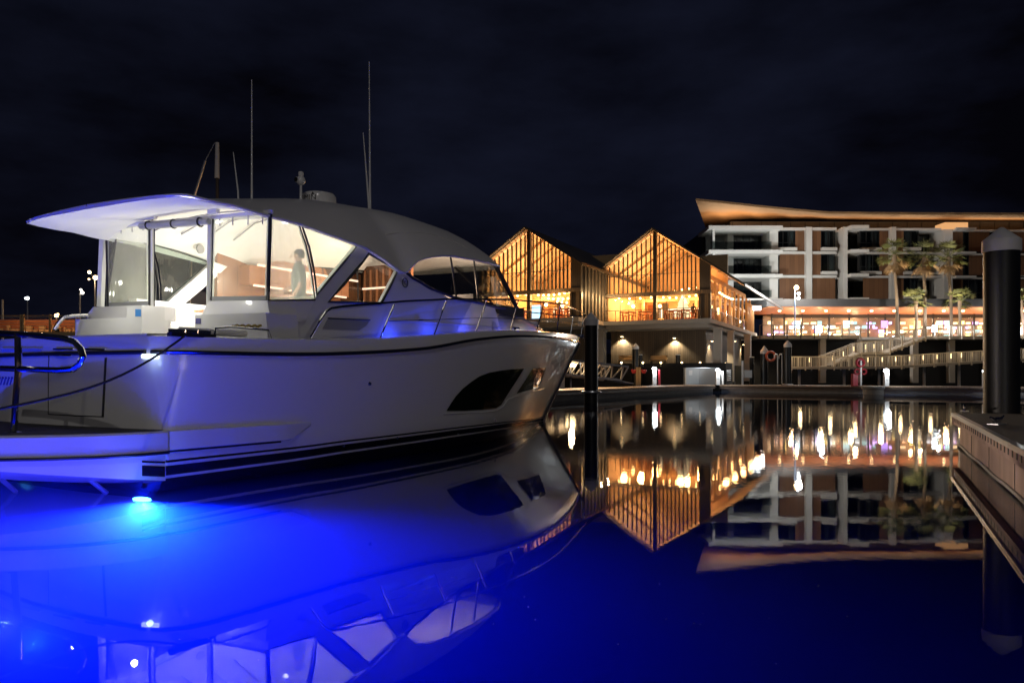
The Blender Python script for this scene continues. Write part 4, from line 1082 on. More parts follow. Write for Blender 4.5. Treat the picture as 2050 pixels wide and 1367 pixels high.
for b in (3, 8, 13, 18, 23): plight(PB_, .9, b, 9.0, 80, (1,.55,.22)); plight(PB_, -1.3, b+1.2, 9.4, 120)
plight(PB_, 1.2, 24.8, 9.1, 130, (1,.9,.75))
# pendant bulbs on strings
def string(P, pts, label, sag=.15, n=9):
    a, b = P(*pts[0]), P(*pts[1])
    t = thing('string_light', a, label, 'string light', 'festoon strings inside the pavilions')
    f = lambda q: a+(b-a)*q-ZV*sag*4*q*(1-q)
    MB().tube([f(i/12) for i in range(13)], .015, 5).build('wire', M['black'], t)
    bb_ = None
    for i in range(n):
        p = f((i+.5)/n)
        if bb_ is None:
            bb_ = MB().sph((0,0,0), .095, 8).build('bulb', M['e_bulb'], t, True, True); bb_.location = p-a
        else:
            c = bb_.copy(); COL.objects.link(c); c.location = p-a
    return t
string(PB_, ((-9.8,1.2,9.25),(-5.4,1.2,9.15)), 'sparse bulb string across the left half of the right pavilion', n=4)
string(PB_, ((-5.0,1.0,9.05),(-1.2,1.0,9.12)), 'low bulb string across the right half of the right pavilion', n=6)
string(PB_, ((-4.2,2.4,9.75),(-1.0,3.2,10.2)), 'bulb string rising to the right in the right pavilion gable', n=5, sag=.02)
string(PA_, ((-5.0,1.0,9.12),(-1.2,1.0,9.3)), 'front bulb string in the left pavilion', n=7)
string(PA_, ((-4.8,3.0,9.0),(-1.2,3.0,9.0)), 'second bulb string in the left pavilion', n=7)
string(PA_, ((-4.8,5.2,8.9),(-1.2,5.2,8.7)), 'rearmost bulb string in the left pavilion', n=7)
string(PA_, ((-9.4,1.2,9.3),(-5.6,1.2,9.3)), 'bulb string left of the centre post in the left pavilion', n=4)
string(PB_, ((.6,1.0,9.3),(.6,9,9.3)), 'bulb string along the verandah of the right pavilion', n=7, sag=.1)
def pendant(P, r, b, z, label):
    p = P(r, b, z); t = thing('pendant_lamp', p, label, 'pendant lamp', 'glowing pendant lamps deep inside the pavilions')
    MB().sph(p, .17, 10).build('globe', M['e_bulb'], t, True); MB().tube([p+ZV*.17, p+ZV*1.6], .012, 5).build('cord', M['black'], t)
for P, nm in ((PA_, 'left'), (PB_, 'right')):
    for r, b, z in ((-8.8,4.5,8.6),(-6.8,7.5,8.8),(-4.4,6.2,8.5),(-2.2,7.2,8.7),(-3.4,9.2,8.4)):
        pendant(P, r, b, z, 'round glowing pendant lamp hanging deep inside the %s pavilion' % nm)
# tables and stools
def furniture():
    t = thing('bar_table', (0,0,0), '', 'table', 'timber tables inside the pavilions')
    MB().bb(-.8,.8,-.4,.4,.98,1.05).build('table_top', M['furn'], t, False, True)
    for x in (-.7,.7):
        for y in (-.32,.32): MB().bb(x-.04,x+.04,y-.04,y+.04,0,.98).build('leg', M['furn'], t, False, True)
    s = thing('bar_stool', (0,0,0), '', 'stool', 'stools inside the pavilions')
    MB().bb(-.2,.2,-.2,.2,.68,.74).build('seat', M['furn'], s, False, True)
    for x in (-.17,.17):
        for y in (-.17,.17): MB().bb(x-.025,x+.025,y-.025,y+.025,0,.68).build('leg', M['furn'], s, False, True)
    MB().bb(-.2,.2,.16,.2,.95,1.05).build('backrest', M['furn'], s, False, True)
    for x in (-.17,.17): MB().bb(x-.02,x+.02,.16,.2,.74,.95).build('back_post', M['furn'], s, False, True)
    return t, s
tb0, st0 = furniture(); first = [True]
for P, nm, spots in ((PA_, 'left', [(-3.9,1.8),(-2.0,1.6),(-3.0,4.2),(-7.2,2.0),(-1.8,5.0)]), (PB_, 'right', [(-8.4,1.5),(-6.5,1.6),(-3.9,1.7),(-2.2,1.5),(-7.4,4.4),(-3.2,4.6)])):
    for i, (r, b) in enumerate(spots):
        lb = 'red-brown high table behind the glass front of the %s pavilion' % nm
        p = P(r, b, 6.72)
        if first[0]: q = tb0; q.location = p; q['label'] = lb
        else: q = dup(tb0, p, lb)
        q.rotation_euler = (0,0,-GA); q['group'] = 'timber tables inside the %s pavilion' % nm
        for k, (dx, dy, rz) in enumerate(((-.45,-.65,math.pi),(.45,-.65,math.pi),(-.4,.7,0),(.4,.7,0))):
            ls = 'red-brown stool drawn up to a table inside the %s pavilion' % nm
            p = P(r+dx, b+dy, 6.72)
            if first[0] and k == 0: q = st0; q.location = p; q['label'] = ls; first[0] = False
            else: q = dup(st0, p, ls)
            q.rotation_euler = (0,0,-GA+rz+random.uniform(-.3,.3)); q['group'] = 'stools inside the %s pavilion' % nm
# lit screen, tree-shaped light, seated guest
p = PA_(-6.0, 3.0, 7.6); o = MB().box(p, (1.3,.06,1.5), (GS,GF,ZV)).build('screen', em('screen_blue', (.45,.75,1), 2.2), None); tag(o, 'glowing pale blue screen inside the left pavilion', 'screen')
p = PB_(-3.3, 3.2, 6.72)
t = thing('christmas_tree', p, 'cone-shaped lit christmas tree inside the right pavilion', 'christmas tree')
MB().lathe(p, [(.85,.5),(.62,1.1),(.7,1.1),(.42,1.8),(.5,1.8),(.2,2.5),(.02,3.0)], 14).build('foliage', em('lit_tree', (1,.78,.42), 1.5), t, True); MB().tube([p, p+ZV*.5], .09, 8).build('trunk', M['trunkm'], t)

# ---- people: one skinned surface each
def figure(name, loc, rz, joints, edges, label, cloth=M['cloth']):
    """joints: name -> (x, y, z, radius); faces -y"""
    names = list(joints); idx = {n: i for i, n in enumerate(names)}
    me = bpy.data.meshes.new('body')
    me.from_pydata([joints[n][:3] for n in names], [(idx[a], idx[b]) for a, b in edges], [])
    o = bpy.data.objects.new('tmp', me); COL.objects.link(o)
    sk = o.modifiers.new('skin', 'SKIN'); sk.use_smooth_shade = True
    for n in names:
        r = joints[n][3]; v = me.skin_vertices[0].data[idx[n]]; v.radius = (r, r); v.use_root = (n == 'pelvis')
    sb = o.modifiers.new('sub', 'SUBSURF'); sb.levels = 2; sb.render_levels = 2
    dg = bpy.context.evaluated_depsgraph_get(); em2 = bpy.data.meshes.new_from_object(o.evaluated_get(dg))
    bpy.data.objects.remove(o)
    em2.name = 'body'
    em2.materials.clear()
    for m in (M['skin'], cloth, M['trouser'], M['black']): em2.materials.append(m)
    # the nearest bone decides whether a face is skin, shirt, trousers or shoe
    part = {}
    for a, b in edges:
        k = 1
        s = a+b
        if 'head' in s or 'face' in s or 'hand' in s or 'wrist' in s or 'f_' in s or 'elbow' in s and 'wrist' in s: k = 0
        if 'knee' in s or 'ankle' in s: k = 2
        if 'toe' in s: k = 3
        part[(a, b)] = k
    for p in em2.polygons:
        best = (9, 1)
        for (a, b), k in part.items():
            A_, B_ = Vector(joints[a][:3]), Vector(joints[b][:3]); d = B_-A_
            t_ = max(0, min(1, (p.center-A_).dot(d)/d.length_squared)); q = (p.center-(A_+d*t_)).length-.5*(joints[a][3]*(1-t_)+joints[b][3]*t_)
            if q < best[0]: best = (q, k)
        p.material_index = best[1]; p.use_smooth = True
    r = bpy.data.objects.new(name, em2); COL.objects.link(r); r.location = loc; r.rotation_euler = (0,0,rz)
    tag(r, label, 'person')
    return r
def hand(J, E_, nm, w, d, side):
    """five short chains from the wrist: d is the pointing direction"""
    w = Vector(w); d = Vector(d).normalized(); s = Vector((side,0,0)); s = (s-d*s.dot(d)).normalized()
    J['hand'+nm] = (*(w+d*.055), .036); E_.append(('wrist'+nm, 'hand'+nm))
    for i, (o_, l) in enumerate(((-.03,.085),(-.011,.1),(.009,.095),(.028,.075))):
        p0 = w+d*.10+s*o_; p1 = p0+d*l*.5; p2 = p0+d*l*.85+Vector((0,0,-.02))
        for q, p in enumerate((p0, p1, p2)): J['f_%s%d%d' % (nm, i, q)] = (*p, .010-.001*q)
        E_ += [('hand'+nm, 'f_%s%d0' % (nm, i)), ('f_%s%d0' % (nm, i), 'f_%s%d1' % (nm, i)), ('f_%s%d1' % (nm, i), 'f_%s%d2' % (nm, i))]
    p1 = w+d*.05+s*-.055; p2 = p1+d*.045-s*.008
    J['f_t0'+nm] = (*p1, .013); J['f_t1'+nm] = (*p2, .010); E_ += [('hand'+nm, 'f_t0'+nm), ('f_t0'+nm, 'f_t1'+nm)]
def headparts(o, hc, bald=False):
    hm = MB()
    hm.sph(Vector(hc)+Vector((0,.032,.026)), .098, 14, 0, (.92,1.02,.95)); 
    q = hm.build('hair', M['hair'], o, True, True)
    ey = MB()
    for sx in (-1,1): ey.sph(Vector(hc)+Vector((sx*.036,-.097,0)), .013, 8)
    ey.build('eyes', M['dark'], o, True, True)
    fc = MB(); fc.tube([Vector(hc)+Vector((0,-.1,.01)), Vector(hc)+Vector((0,-.128,-.03)), Vector(hc)+Vector((0,-.105,-.035))], [.01,.016,.012], 8)
    for sx in (-1,1): fc.sph(Vector(hc)+Vector((sx*.094,0,-.01)), .028, 8, 0, (.35,.7,1.1))
    fc.tube([Vector(hc)+Vector((-.026,-.094,-.062)), Vector(hc)+Vector((0,-.104,-.064)), Vector(hc)+Vector((.026,-.094,-.062))], .006, 6)
    fc.build('face', M['skin'], o, True, True)
# standing in the saloon, one arm reaching forward to the table
J = {'pelvis':(0,0,.95,.15),'waist':(0,0,1.12,.135),'chest':(0,.0,1.32,.15),'neckbase':(0,.01,1.47,.07),'head_neck':(0,0,1.53,.055),'head_c':(0,-.02,1.64,.085),'head_top':(0,-.01,1.70,.08)}
E_ = [('pelvis','waist'),('waist','chest'),('chest','neckbase'),('neckbase','head_neck'),('head_neck','head_c'),('head_c','head_top')]
for s, n in ((-1,'R'),(1,'L')):
    J.update({'shoulder'+n:(s*.19,.01,1.42,.062),'hip'+n:(s*.1,0,.9,.105),'knee'+n:(s*.11,-.03,.5,.068),'ankle'+n:(s*.12,.02,.09,.045),'toe'+n:(s*.13,-.14,.04,.04)})
    E_ += [('neckbase','shoulder'+n),('pelvis','hip'+n),('hip'+n,'knee'+n),('knee'+n,'ankle'+n),('ankle'+n,'toe'+n)]
J.update({'elbowR':(-.27,-.08,1.14,.045),'wristR':(-.24,-.33,1.02,.03),'elbowL':(.25,.05,1.13,.045),'wristL':(.25,-.08,.92,.03)})
E_ += [('shoulderR','elbowR'),('elbowR','wristR'),('shoulderL','elbowL'),('elbowL','wristL')]
hand(J, E_, 'R', J['wristR'][:3], (.05,-.9,-.35), -1); hand(J, E_, 'L', J['wristL'][:3], (0,-.25,-1), 1)
_q = onu(598,500,3.5); p = W(3.5, _q.x, 1.95)
o = figure('person', p, R(-75), J, E_, 'person in a grey shirt standing in the lit yacht saloon, one arm reaching out'); headparts(o, (0,-.02,1.645))
# seated guest in the right pavilion
J = {'pelvis':(0,.05,.78,.15),'waist':(0,.04,.95,.14),'chest':(0,-.02,1.16,.15),'neckbase':(0,-.04,1.31,.07),'head_neck':(0,-.06,1.36,.055),'head_c':(0,-.08,1.47,.085),'head_top':(0,-.07,1.53,.08)}
E_ = [('pelvis','waist'),('waist','chest'),('chest','neckbase'),('neckbase','head_neck'),('head_neck','head_c'),('head_c','head_top')]
for s, n in ((-1,'R'),(1,'L')):
    J.update({'shoulder'+n:(s*.18,-.02,1.26,.06),'hip'+n:(s*.1,.0,.76,.1),'knee'+n:(s*.13,-.42,.72,.07),'ankle'+n:(s*.13,-.4,.3,.045),'toe'+n:(s*.13,-.54,.26,.04),'elbow'+n:(s*.25,-.16,1.02,.045),'wrist'+n:(s*.15,-.38,1.08,.03)})
    E_ += [('neckbase','shoulder'+n),('pelvis','hip'+n),('hip'+n,'knee'+n),('knee'+n,'ankle'+n),('ankle'+n,'toe'+n),('shoulder'+n,'elbow'+n),('elbow'+n,'wrist'+n)]
hand(J, E_, 'R', J['wristR'][:3], (.1,-1,0), -1); hand(J, E_, 'L', J['wristL'][:3], (-.1,-1,0), 1)
o = figure('person', PB_(-1.75, .82, 6.72), R(150), J, E_, 'person in dark clothes seated at a table at the right end of the right pavilion', M['trouser']); headparts(o, (0,-.08,1.475))

# ---- undercroft: dark timber wall, columns, benches, lamps, quay
AXG = (GS, GF, ZV)
uw = thing('undercroft_wall', PB_(-8, 4, 2.6), 'dark vertical-board wall beneath the two pavilions', 'wall')
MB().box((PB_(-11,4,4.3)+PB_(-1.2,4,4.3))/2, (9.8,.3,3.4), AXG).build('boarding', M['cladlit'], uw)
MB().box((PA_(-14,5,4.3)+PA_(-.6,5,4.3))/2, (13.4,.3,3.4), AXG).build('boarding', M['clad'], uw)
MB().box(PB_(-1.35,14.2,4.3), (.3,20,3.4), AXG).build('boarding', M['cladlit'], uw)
q = thing('quay_wall', Vector((20,78,0)), 'black quay wall under the pavilions and ramp', 'wall')
def wallseg(a, b, y, th=.6):
    pass
MB().box((PB_(-40,1.5,.7)+PB_(1.5,1.5,.7))/2, (41.5,3.5,3.8), AXG).build('wall', M['quay'], q)
MB().bb(19.5, 120, 94.6, 96.4, -1, 5.8).build('wall', M['quay'], q)
col0 = None
def column(p, z0, z1, w, label):
    t = thing('column', p, label, 'column', 'concrete columns under the pavilions')
    MB().box(p+ZV*((z0+z1)/2), (w,w,z1-z0), AXG).build('shaft', M['slab'], t)
    MB().box(p+ZV*(z1+.08), (w*1.25,w*1.25,.16), AXG).build('head', M['slab'], t); MB().box(p+ZV*(z0-.15), (w*1.3,w*1.3,.3), AXG).build('footing', M['quay'], t)
for x, Y, w, lb in ((1437,71.5,.72,'thick concrete column at the front right corner of the right pavilion'),(1463,76,.62,'concrete column second from the front under the verandah'),(1497,83,.66,'bright lit concrete column at the back of the verandah'),(1203,75.2,.85,'thick concrete column between the two pavilions')):
    column(Vector((hx(x,Y),Y,0)), .8, 5.8, w, lb)
wl_first = None
for x, y, Y, lb in ((1245,674,73.5,'wall lamp above the left bench'),(1350,677,73.5,'wall lamp above the right bench'),(1426,683,77,'wall lamp behind the thick front column'),(1471,683,80,'wall lamp between the two verandah columns'),(1489,690,84,'wall lamp beside the bright back column')):
    d_ = Vector(((x-CX)/F, 1, -(y-HY)/F)); t_ = (3.5+FB.dot(GF)-0)/d_.dot(GF) if x < 1400 else (-.85+FB.dot(GS))/d_.dot(GS); p = Vector((0,0,H))+d_*t_
    t = thing('wall_lamp', p, lb+' under the right pavilion', 'wall lamp', 'down-facing wall lamps under the pavilion')
    MB().lathe(p, [(.16,0),(.2,.05),(.16,.18)], 12).build('hood', M['pilecap'], t, True); MB().lathe(p-ZV*.03, [(.13,0),(.15,.03)], 12).build('lens', M['e_warm'], t); MB().beam(p+ZV*.1, p+ZV*.1+GF*.5, .05, .05).build('bracket', M['steel'], t)
    lamp('wall_lamp_source', p-ZV*.1, 800, (1,.80,.5), .08, 'SPOT', (R(8),0,-GA), None, R(118))
for x, lb in ((1254.5,'tan timber bench behind the white-capped pile under the right pavilion'),(1319,'tan timber bench right of the white-capped pile under the right pavilion')):
    d_ = Vector(((x-CX)/F, 1, -(716-HY)/F)); p = Vector((0,0,H))+d_*((3.0+FB.dot(GF))/d_.dot(GF)); t = thing('bench', p, lb, 'bench', 'benches along the undercroft wall')
    MB().box(p, (1.7,.06,.42), AXG).build('backrest', M['rafter'], t); MB().box(p-ZV*.3-GF*.25, (1.7,.5,.07), AXG).build('seat', M['rafter'], t)
    for k in (-.7,.7): MB().box(p-ZV*.55-GF*.2+GS*k, (.08,.45,.45), AXG).build('leg', M['bronze'], t)
b0 = None
for i, x in enumerate((1244,1287,1323,1365,1401.5,1452)):
    Y = 71.5 if x < 1430 else 78; p = at(x, 726 if x < 1430 else 727.5, Y)
    t = thing('marker_light', p, 'small round marker light along the foot of the undercroft wall', 'marker light', 'low marker lights along the quay edge')
    MB().sph(p, .09, 8).build('lens', M['e_warm'], t, True); MB().tube([p-ZV*.35, p-ZV*.07], .05, 6).build('stem', M['steel'], t)

# ======================================================= hotel
zx = lambda v: 1380+v/3.06
zy = lambda v: 380+v/3.06
HYD = 105.0
hotel = thing('hotel', (hx(1730,HYD), HYD, 6.1), 'white framed hotel block with brown shutters and upswept timber roof', 'hotel')
def hb(mb, x0, x1, y0, y1, ya, yb):
    return mb.bb(hx(x0,HYD), hx(x1,HYD), ya, yb, hz(y1,HYD), hz(y0,HYD))
XR = 2420
lv = [zy(240), zy(385), zy(530), zy(675)]
core = MB(); hb(core, zx(120), XR, zy(225), 618, 108.6, 125); core.build('core_wall', M['darkwall'], hotel)
for i, y in enumerate(lv):
    m = MB()
    hb(m, zx(92), zx(535), y, y+ (7 if i < 3 else 4), 102.6, 108.6)
    m.build('balcony_slab', M['whitep'], hotel)
    m = MB()
    hb(m, zx(535), zx(890), y-1, y+4.2, 104.3, 108.6); hb(m, zx(890), zx(950), y+1, y+5, 105.6, 108.6); hb(m, zx(950), zx(1060), y-2, y+4.5, 103.0, 108.6); hb(m, zx(1060), zx(1535), y, y+4.2, 104.4, 108.6); hb(m, zx(1590), zx(1710), y+2, y+6.5, 103.2, 108.6); hb(m, zx(1710), XR, y+3, y+6.5, 104.4, 108.6)
    m.build('floor_band', M['whitep'], hotel)
def col(x0, x1, ya=104.0, y0=zy(236), y1=608):
    m = MB(); hb(m, zx(x0), zx(x1), y0, y1, ya, 108.6); m.build('wall_pier', M['whitep'], hotel)
for a in ((477,528),(700,735),(925,950),(1215,1245),(1535,1588),(2060,2110),(2400,2450),(2800,2850)): col(*a)
for i in range(3):
    y0, y1 = lv[i]+5, lv[i+1]-1
    m = MB(); hb(m, zx(118), zx(132), y0, y1, 102.9, 103.5); m.build('slim_column', M['whitep'], hotel)
    m = MB(); hb(m, zx(250), zx(286), y0, y1, 106.2, 108.6); m.build('balcony_pier', M['whitep'], hotel)
    m = MB(); hb(m, zx(130), zx(250), y0, y1, 107.6, 107.9); m.build('balcony_back', M['winlit'], hotel)
    gp = MB(); hb(gp, zx(105), zx(470), y1-6.5-9, y1-1, 102.75, 102.79); gp.build('glass_balustrade', M['tint'], hotel)
def window(x0, x1, i, ya=104.6, lit=.35, nm=2, sill=False, y_a=None):
    y0, y1 = lv[i]+ (4.2), lv[i+1]-1.5
    if sill: y1 -= 7
    f = MB(); X0, X1, Z0, Z1 = hx(zx(x0),HYD), hx(zx(x1),HYD), hz(y1,HYD), hz(y0,HYD)
    w = .09
    f.bb(X0,X1,ya,ya+.12,Z1-w,Z1); f.bb(X0,X1,ya,ya+.12,Z0,Z0+w); f.bb(X0,X0+w,ya,ya+.12,Z0+w,Z1-w); f.bb(X1-w,X1,ya,ya+.12,Z0+w,Z1-w)
    for k in range(1, nm+1):
        x = X0+(X1-X0)*k/(nm+1); f.bb(x-.04,x+.04,ya,ya+.12,Z0+w,Z1-w)
    if nm > 1: f.bb(X0+w,X1-w,ya+.01,ya+.11,Z0+(Z1-Z0)*.3,Z0+(Z1-Z0)*.3+.06)
    o = f.build('window', M['frame'], hotel)
    MB().bb(X0+w,X1-w,ya+.06,ya+.09,Z0+w,Z1-w).build('pane', M['tint'] if lit > 0 else M['win'], o)
    if lit > 0: 
        c = MB(); n = 5
        k0 = random.choice((.15,.35,.5,.62)); c.bb(X0+(X1-X0)*k0,X0+(X1-X0)*min(.95,k0+random.choice((.25,.35,.45))),ya+.3,ya+.35,Z0+.1,Z1-.1); c.build('curtain', M['winlit'], o)
    if sill:
        MB().bb(X0-.05,X1+.05,ya-.6,ya+.4,Z0-.42,Z0-.003).build('sill', M['whitep'], o)
    bk = MB(); bk.bb(X0,X1,ya+.7,ya+.75,Z0,Z1); bk.build('reveal', M['darkwall'], o)
def shut(x0, x1, i, ya=104.7):
    m = MB(); hb(m, zx(x0), zx(x1), lv[i]+4.2, lv[i+1]-1.2, ya, ya+.15); m.build('shutter', M['brown'], hotel)
def recess(x0, x1, i, ya=107.6):
    window(x0, x1, i, ya, .3, 3)
for i in range(3):
    window(286, 475, i, 107.3, .5, 4)
    if i == 0: window(532, 645, 0, 104.7, .3, 2, True); shut(645, 700, 0)
    else: window(532, 548, i, 104.7, 0, 0); shut(548, 700, i)
    if i < 2: shut(735, 800, i); window(800, 888, i, 104.7, .6, 1, True)
    else: shut(735, 888, i)
    m = MB(); hb(m, zx(890), zx(925), lv[i]+5, lv[i+1]+1, 106.5, 108.4); m.build('recess_wall', M['whitep'], hotel)
    if i < 2: recess(950, 1040, i); window(1040, 1160, i, 104.8, .5, 2, True); shut(1160, 1213, i)
    else: recess(950, 1060, i); shut(1060, 1213, i)
    shut(1245, 1305, i); window(1305, 1398, i, 104.7, .45, 1, True); recess(1405, 1533, i)
    shut(1590, 1668, i); window(1668, 1705, i, 104.7, .5, 0); 
    if i < 2: shut(1705, 1830, i)
    else: window(1705, 1830, i, 104.8, .4, 2)
    window(1830, 1940, i, 104.8, .4, 2, True); shut(1940, 2058, i)
    for x in (2110, 2450):
        shut(x, x+90, i); window(x+90, x+200, i, 104.8, .4, 2, True); recess(x+200, x+288, i)
# attic and roof
m = MB(); hb(m, zx(290), XR, zy(168), zy(236), 108.0, 112); m.build('attic_wall', pm('attic_grey', (.10,.095,.09), .7, var=.2), hotel)
m = MB()
for k in range(26): hb(m, zx(300)+k*30, zx(300)+k*30+1, zy(170), zy(236), 107.95, 108.0)
m.build('attic_joints', M['black'], hotel)
rp_ = [(zx(40),zy(66)),(zx(200),zy(82)),(zx(440),zy(108)),(zx(640),zy(128)),(zx(850),zy(146)),(zx(1200),zy(150)),(zx(2050),zy(154)),(XR+60,zy(157))]
YF, YB = 99.5, 112.0
fr_ = [at(x, y, YF) for x, y in rp_]
bkx = [zx(118)-0]+[p[0] for p in rp_[1:]]
bk_ = [at(x, y, YB) for x, y in ((1413,457),(1450,452),(1520,446),(1585,443),(1655,443),(1772,445),(2050,447),(XR+60,449))]
r_ = MB(); r_.loft([fr_, bk_]); r_.build('roof_soffit', M['soffit'], hotel, True)
r_ = MB(); tf = [p+ZV*.28 for p in fr_]; tbk = [p+ZV*.6 for p in bk_]; r_.loft([tf, tbk]); r_.build('roof', M['roofm'], hotel)
r_ = MB(); r_.loft([[p-ZV*.01 for p in fr_], tf]); r_.loft([[fr_[0], bk_[0]], [tf[0], tbk[0]]]); r_.build('roof_fascia', pm('bronze_fascia', (.30,.17,.08), .5, var=.08), hotel)
m = MB(); hb(m, zx(1530), zx(1598), zy(212), zy(250), 103.6, 106); hb(m, zx(1602), zx(1670), zy(212), zy(250), 103.6, 106); m.build('lit_panel', em('lit_onyx_panel', (1,.50,.20), .8, True), hotel)
# podium
m = MB(); m.bb(hx(1535,96), hx(XR,96), 96, 109, 10.25, 11.2); m.build('podium_roof', M['darkwall'], hotel)
m = MB(); m.bb(hx(1540,96), hx(XR,96), 96.2, 108, 10.15, 10.247); m.build('podium_soffit', pm('copper_soffit', (.55,.2,.085), .5, var=.08, scale=.4), hotel)
SHY = 107.0
bayx = [1545,1570,1605,1660,1700,1738,1772,1800,1835,1868,1905,1950,2000,2060,2120,2200,2300]
cols = [(1,.66,.36),(1,.82,.58),(.92,.95,1),(1,.52,.28),(.7,.45,1),(1,.78,.25),(1,.3,.16),(.55,.9,.85)]
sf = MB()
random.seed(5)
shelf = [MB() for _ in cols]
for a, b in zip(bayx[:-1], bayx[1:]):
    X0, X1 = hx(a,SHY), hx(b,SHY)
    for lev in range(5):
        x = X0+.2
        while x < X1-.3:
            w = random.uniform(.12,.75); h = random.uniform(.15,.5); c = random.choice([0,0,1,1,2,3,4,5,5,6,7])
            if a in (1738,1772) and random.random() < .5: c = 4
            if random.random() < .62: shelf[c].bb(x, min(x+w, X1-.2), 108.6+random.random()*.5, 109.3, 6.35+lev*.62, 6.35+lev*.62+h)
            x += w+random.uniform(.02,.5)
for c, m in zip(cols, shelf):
    o = m.build('shop_goods', em('glowing_goods_%d' % cols.index(c), c, random.uniform(1.2,4.5)), hotel)  # goods glow by emission in place of shop lighting
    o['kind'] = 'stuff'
MB().bb(hx(1540,SHY), hx(XR,SHY), 109.6, 110, 6.1, 10.1).build('shop_back_wall', pm('shop_wall', (.30,.20,.13), .7, var=.5, scale=.8), hotel)
for i, x in enumerate(bayx):
    MB().bb(hx(x,SHY)-.1, hx(x,SHY)+.1, SHY-.1, SHY+.1, 6.1, 10.15).build('shop_mullion', M['frame'], hotel)
MB().bb(hx(1545,SHY), hx(2300,SHY), SHY, SHY+.03, 6.1, 9.6).build('shop_glass', M['clear'], hotel)
MB().bb(hx(1545,SHY), hx(2300,SHY), SHY-.05, SHY+.1, 9.6, 10.1).build('shop_fascia', M['darkwall'], hotel)
for i, x in enumerate((1595,1694,1770,1836,1880,1898)):
    MB().bb(hx(x,SHY)-.45, hx(x,SHY)+.45, SHY-.12, SHY-.06, 8.2, 9.2).build('shop_sign', em('sign_%d' % i, ((.7,.95,1),(.7,.95,.95),(.6,.35,1),(1,.75,.3),(1,.85,.5),(.7,1,.95))[i], 2.2), hotel)
for i, x in enumerate((1566,1613,1660,1706,1752,1798,1850,1898,1937,1990,2060)):
    MB().lathe((hx(x,100), 101, 10.02), [(.16,0),(.2,.13)], 10).build('soffit_downlight', M['e_warm'], hotel)
for x in (1580,1640,1700,1760,1820,1890,1960,2040,2130):
    lamp('shop_lamp', (hx(x,104), 103.5, 7.6), 420, (1,.60,.27), .3)
for x in (1600,1720,1850,2000): lamp('shop_inside_lamp', (hx(x,SHY), 108.2, 9.4), 340, (1,.68,.40), .3)
# uplights on the roof terrace
for x0, x1, e in ((1418,1520,900),(1520,1700,700),(1700,1880,600),(1880,2060,700),(2060,2300,600)):
    lamp('terrace_strip_lamp', ((hx(x0,105)+hx(x1,105))/2, 105.3, hz(456,105)), e*.27, (1,.66,.36), kind='AREA', rot=(R(180+14),0,0), size=hx(x1,105)-hx(x0,105), sizey=1.6)
# soft street light on the facade


# ======================================================= promenade, railings, ramp, stairs
prom = thing('promenade', (hx(1780,92),92,6), 'raised concrete promenade deck above the black quay', 'promenade')
m = MB(); m.bb(hx(1516,92), hx(1722,92), 91.6, 110, 5.9, 6.25); m.bb(hx(1722,92), hx(1850,92), 94.5, 110, 5.9, 6.25); m.bb(hx(1850,92), hx(XR,92), 91.6, 110, 5.85, 6.2); m.build('deck_slab', M['slab'], prom)
for x in (1647, 1720, 1832, 1905, 1985): 
    m = MB(); m.box((hx(x,93), 93.2, 3.2), (.7,.7,5.4)); m.build('deck_column', M['slab'], prom)
def railing(pts, h, label, name='railing', post=1.6, bal=.16, balw=.03, mat=M['rail'], zoff=0, rods=True, clips=True):
    pts = [Vector(p) for p in pts]
    t = thing(name, pts[0], label, 'railing')
    tr_ = MB(); tr_.tube([p+ZV*h for p in pts], .045, 6); tr_.build('top_rail', mat, t, True)
    bm_ = MB(); pm2 = None
    for a, b in zip(pts[:-1], pts[1:]):
        d = b-a; n = max(1, round(d.length/bal))
        for i in range(n):
            p = a+d*(i/n); bm_.box(p+ZV*(h/2), (balw,balw,h))
        n = max(1, round(d.length/post))
        for i in range(n+1):
            p = a+d*(i/n)
            if pm2 is None:
                k = MB(); k.bb(-.06,.06,-.05,.05,-.42 if clips else 0,h-.02); pm2 = k.build('post', mat, t, False, True); pm2.location = p-pts[0]
            else: c = pm2.copy(); COL.objects.link(c); c.location = p-pts[0]
    if rods: bm_.build('balusters', mat, t)
    kb_ = MB()
    for a, b in zip(pts[:-1], pts[1:]): kb_.beam(a-ZV*.02, b-ZV*.02, .1, .06)
    kb_.build('bottom_rail', mat, t)
    return t
ZP = 6.28
railing([(hx(1521,91.4),91.4,ZP),(hx(1685,91.4),91.4,ZP)], 1.25, 'promenade railing of dark posts from the pavilion to the stairs', mat=M['bronze'], rods=False)
railing([(hx(1685,91.4),91.4,ZP),(hx(1722,91.4),91.4,ZP)], 1.25, 'short length of pale balusters where the promenade meets the stair landing', mat=M['rail'])
railing([(hx(1853,91.4),91.4,ZP-.05),(hx(1975,91.4),91.4,ZP-.05),(hx(XR,91.4),91.4,ZP-.05)], 1.25, 'promenade railing right of the stairs in front of the short palms', mat=M['rail'], bal=.3)
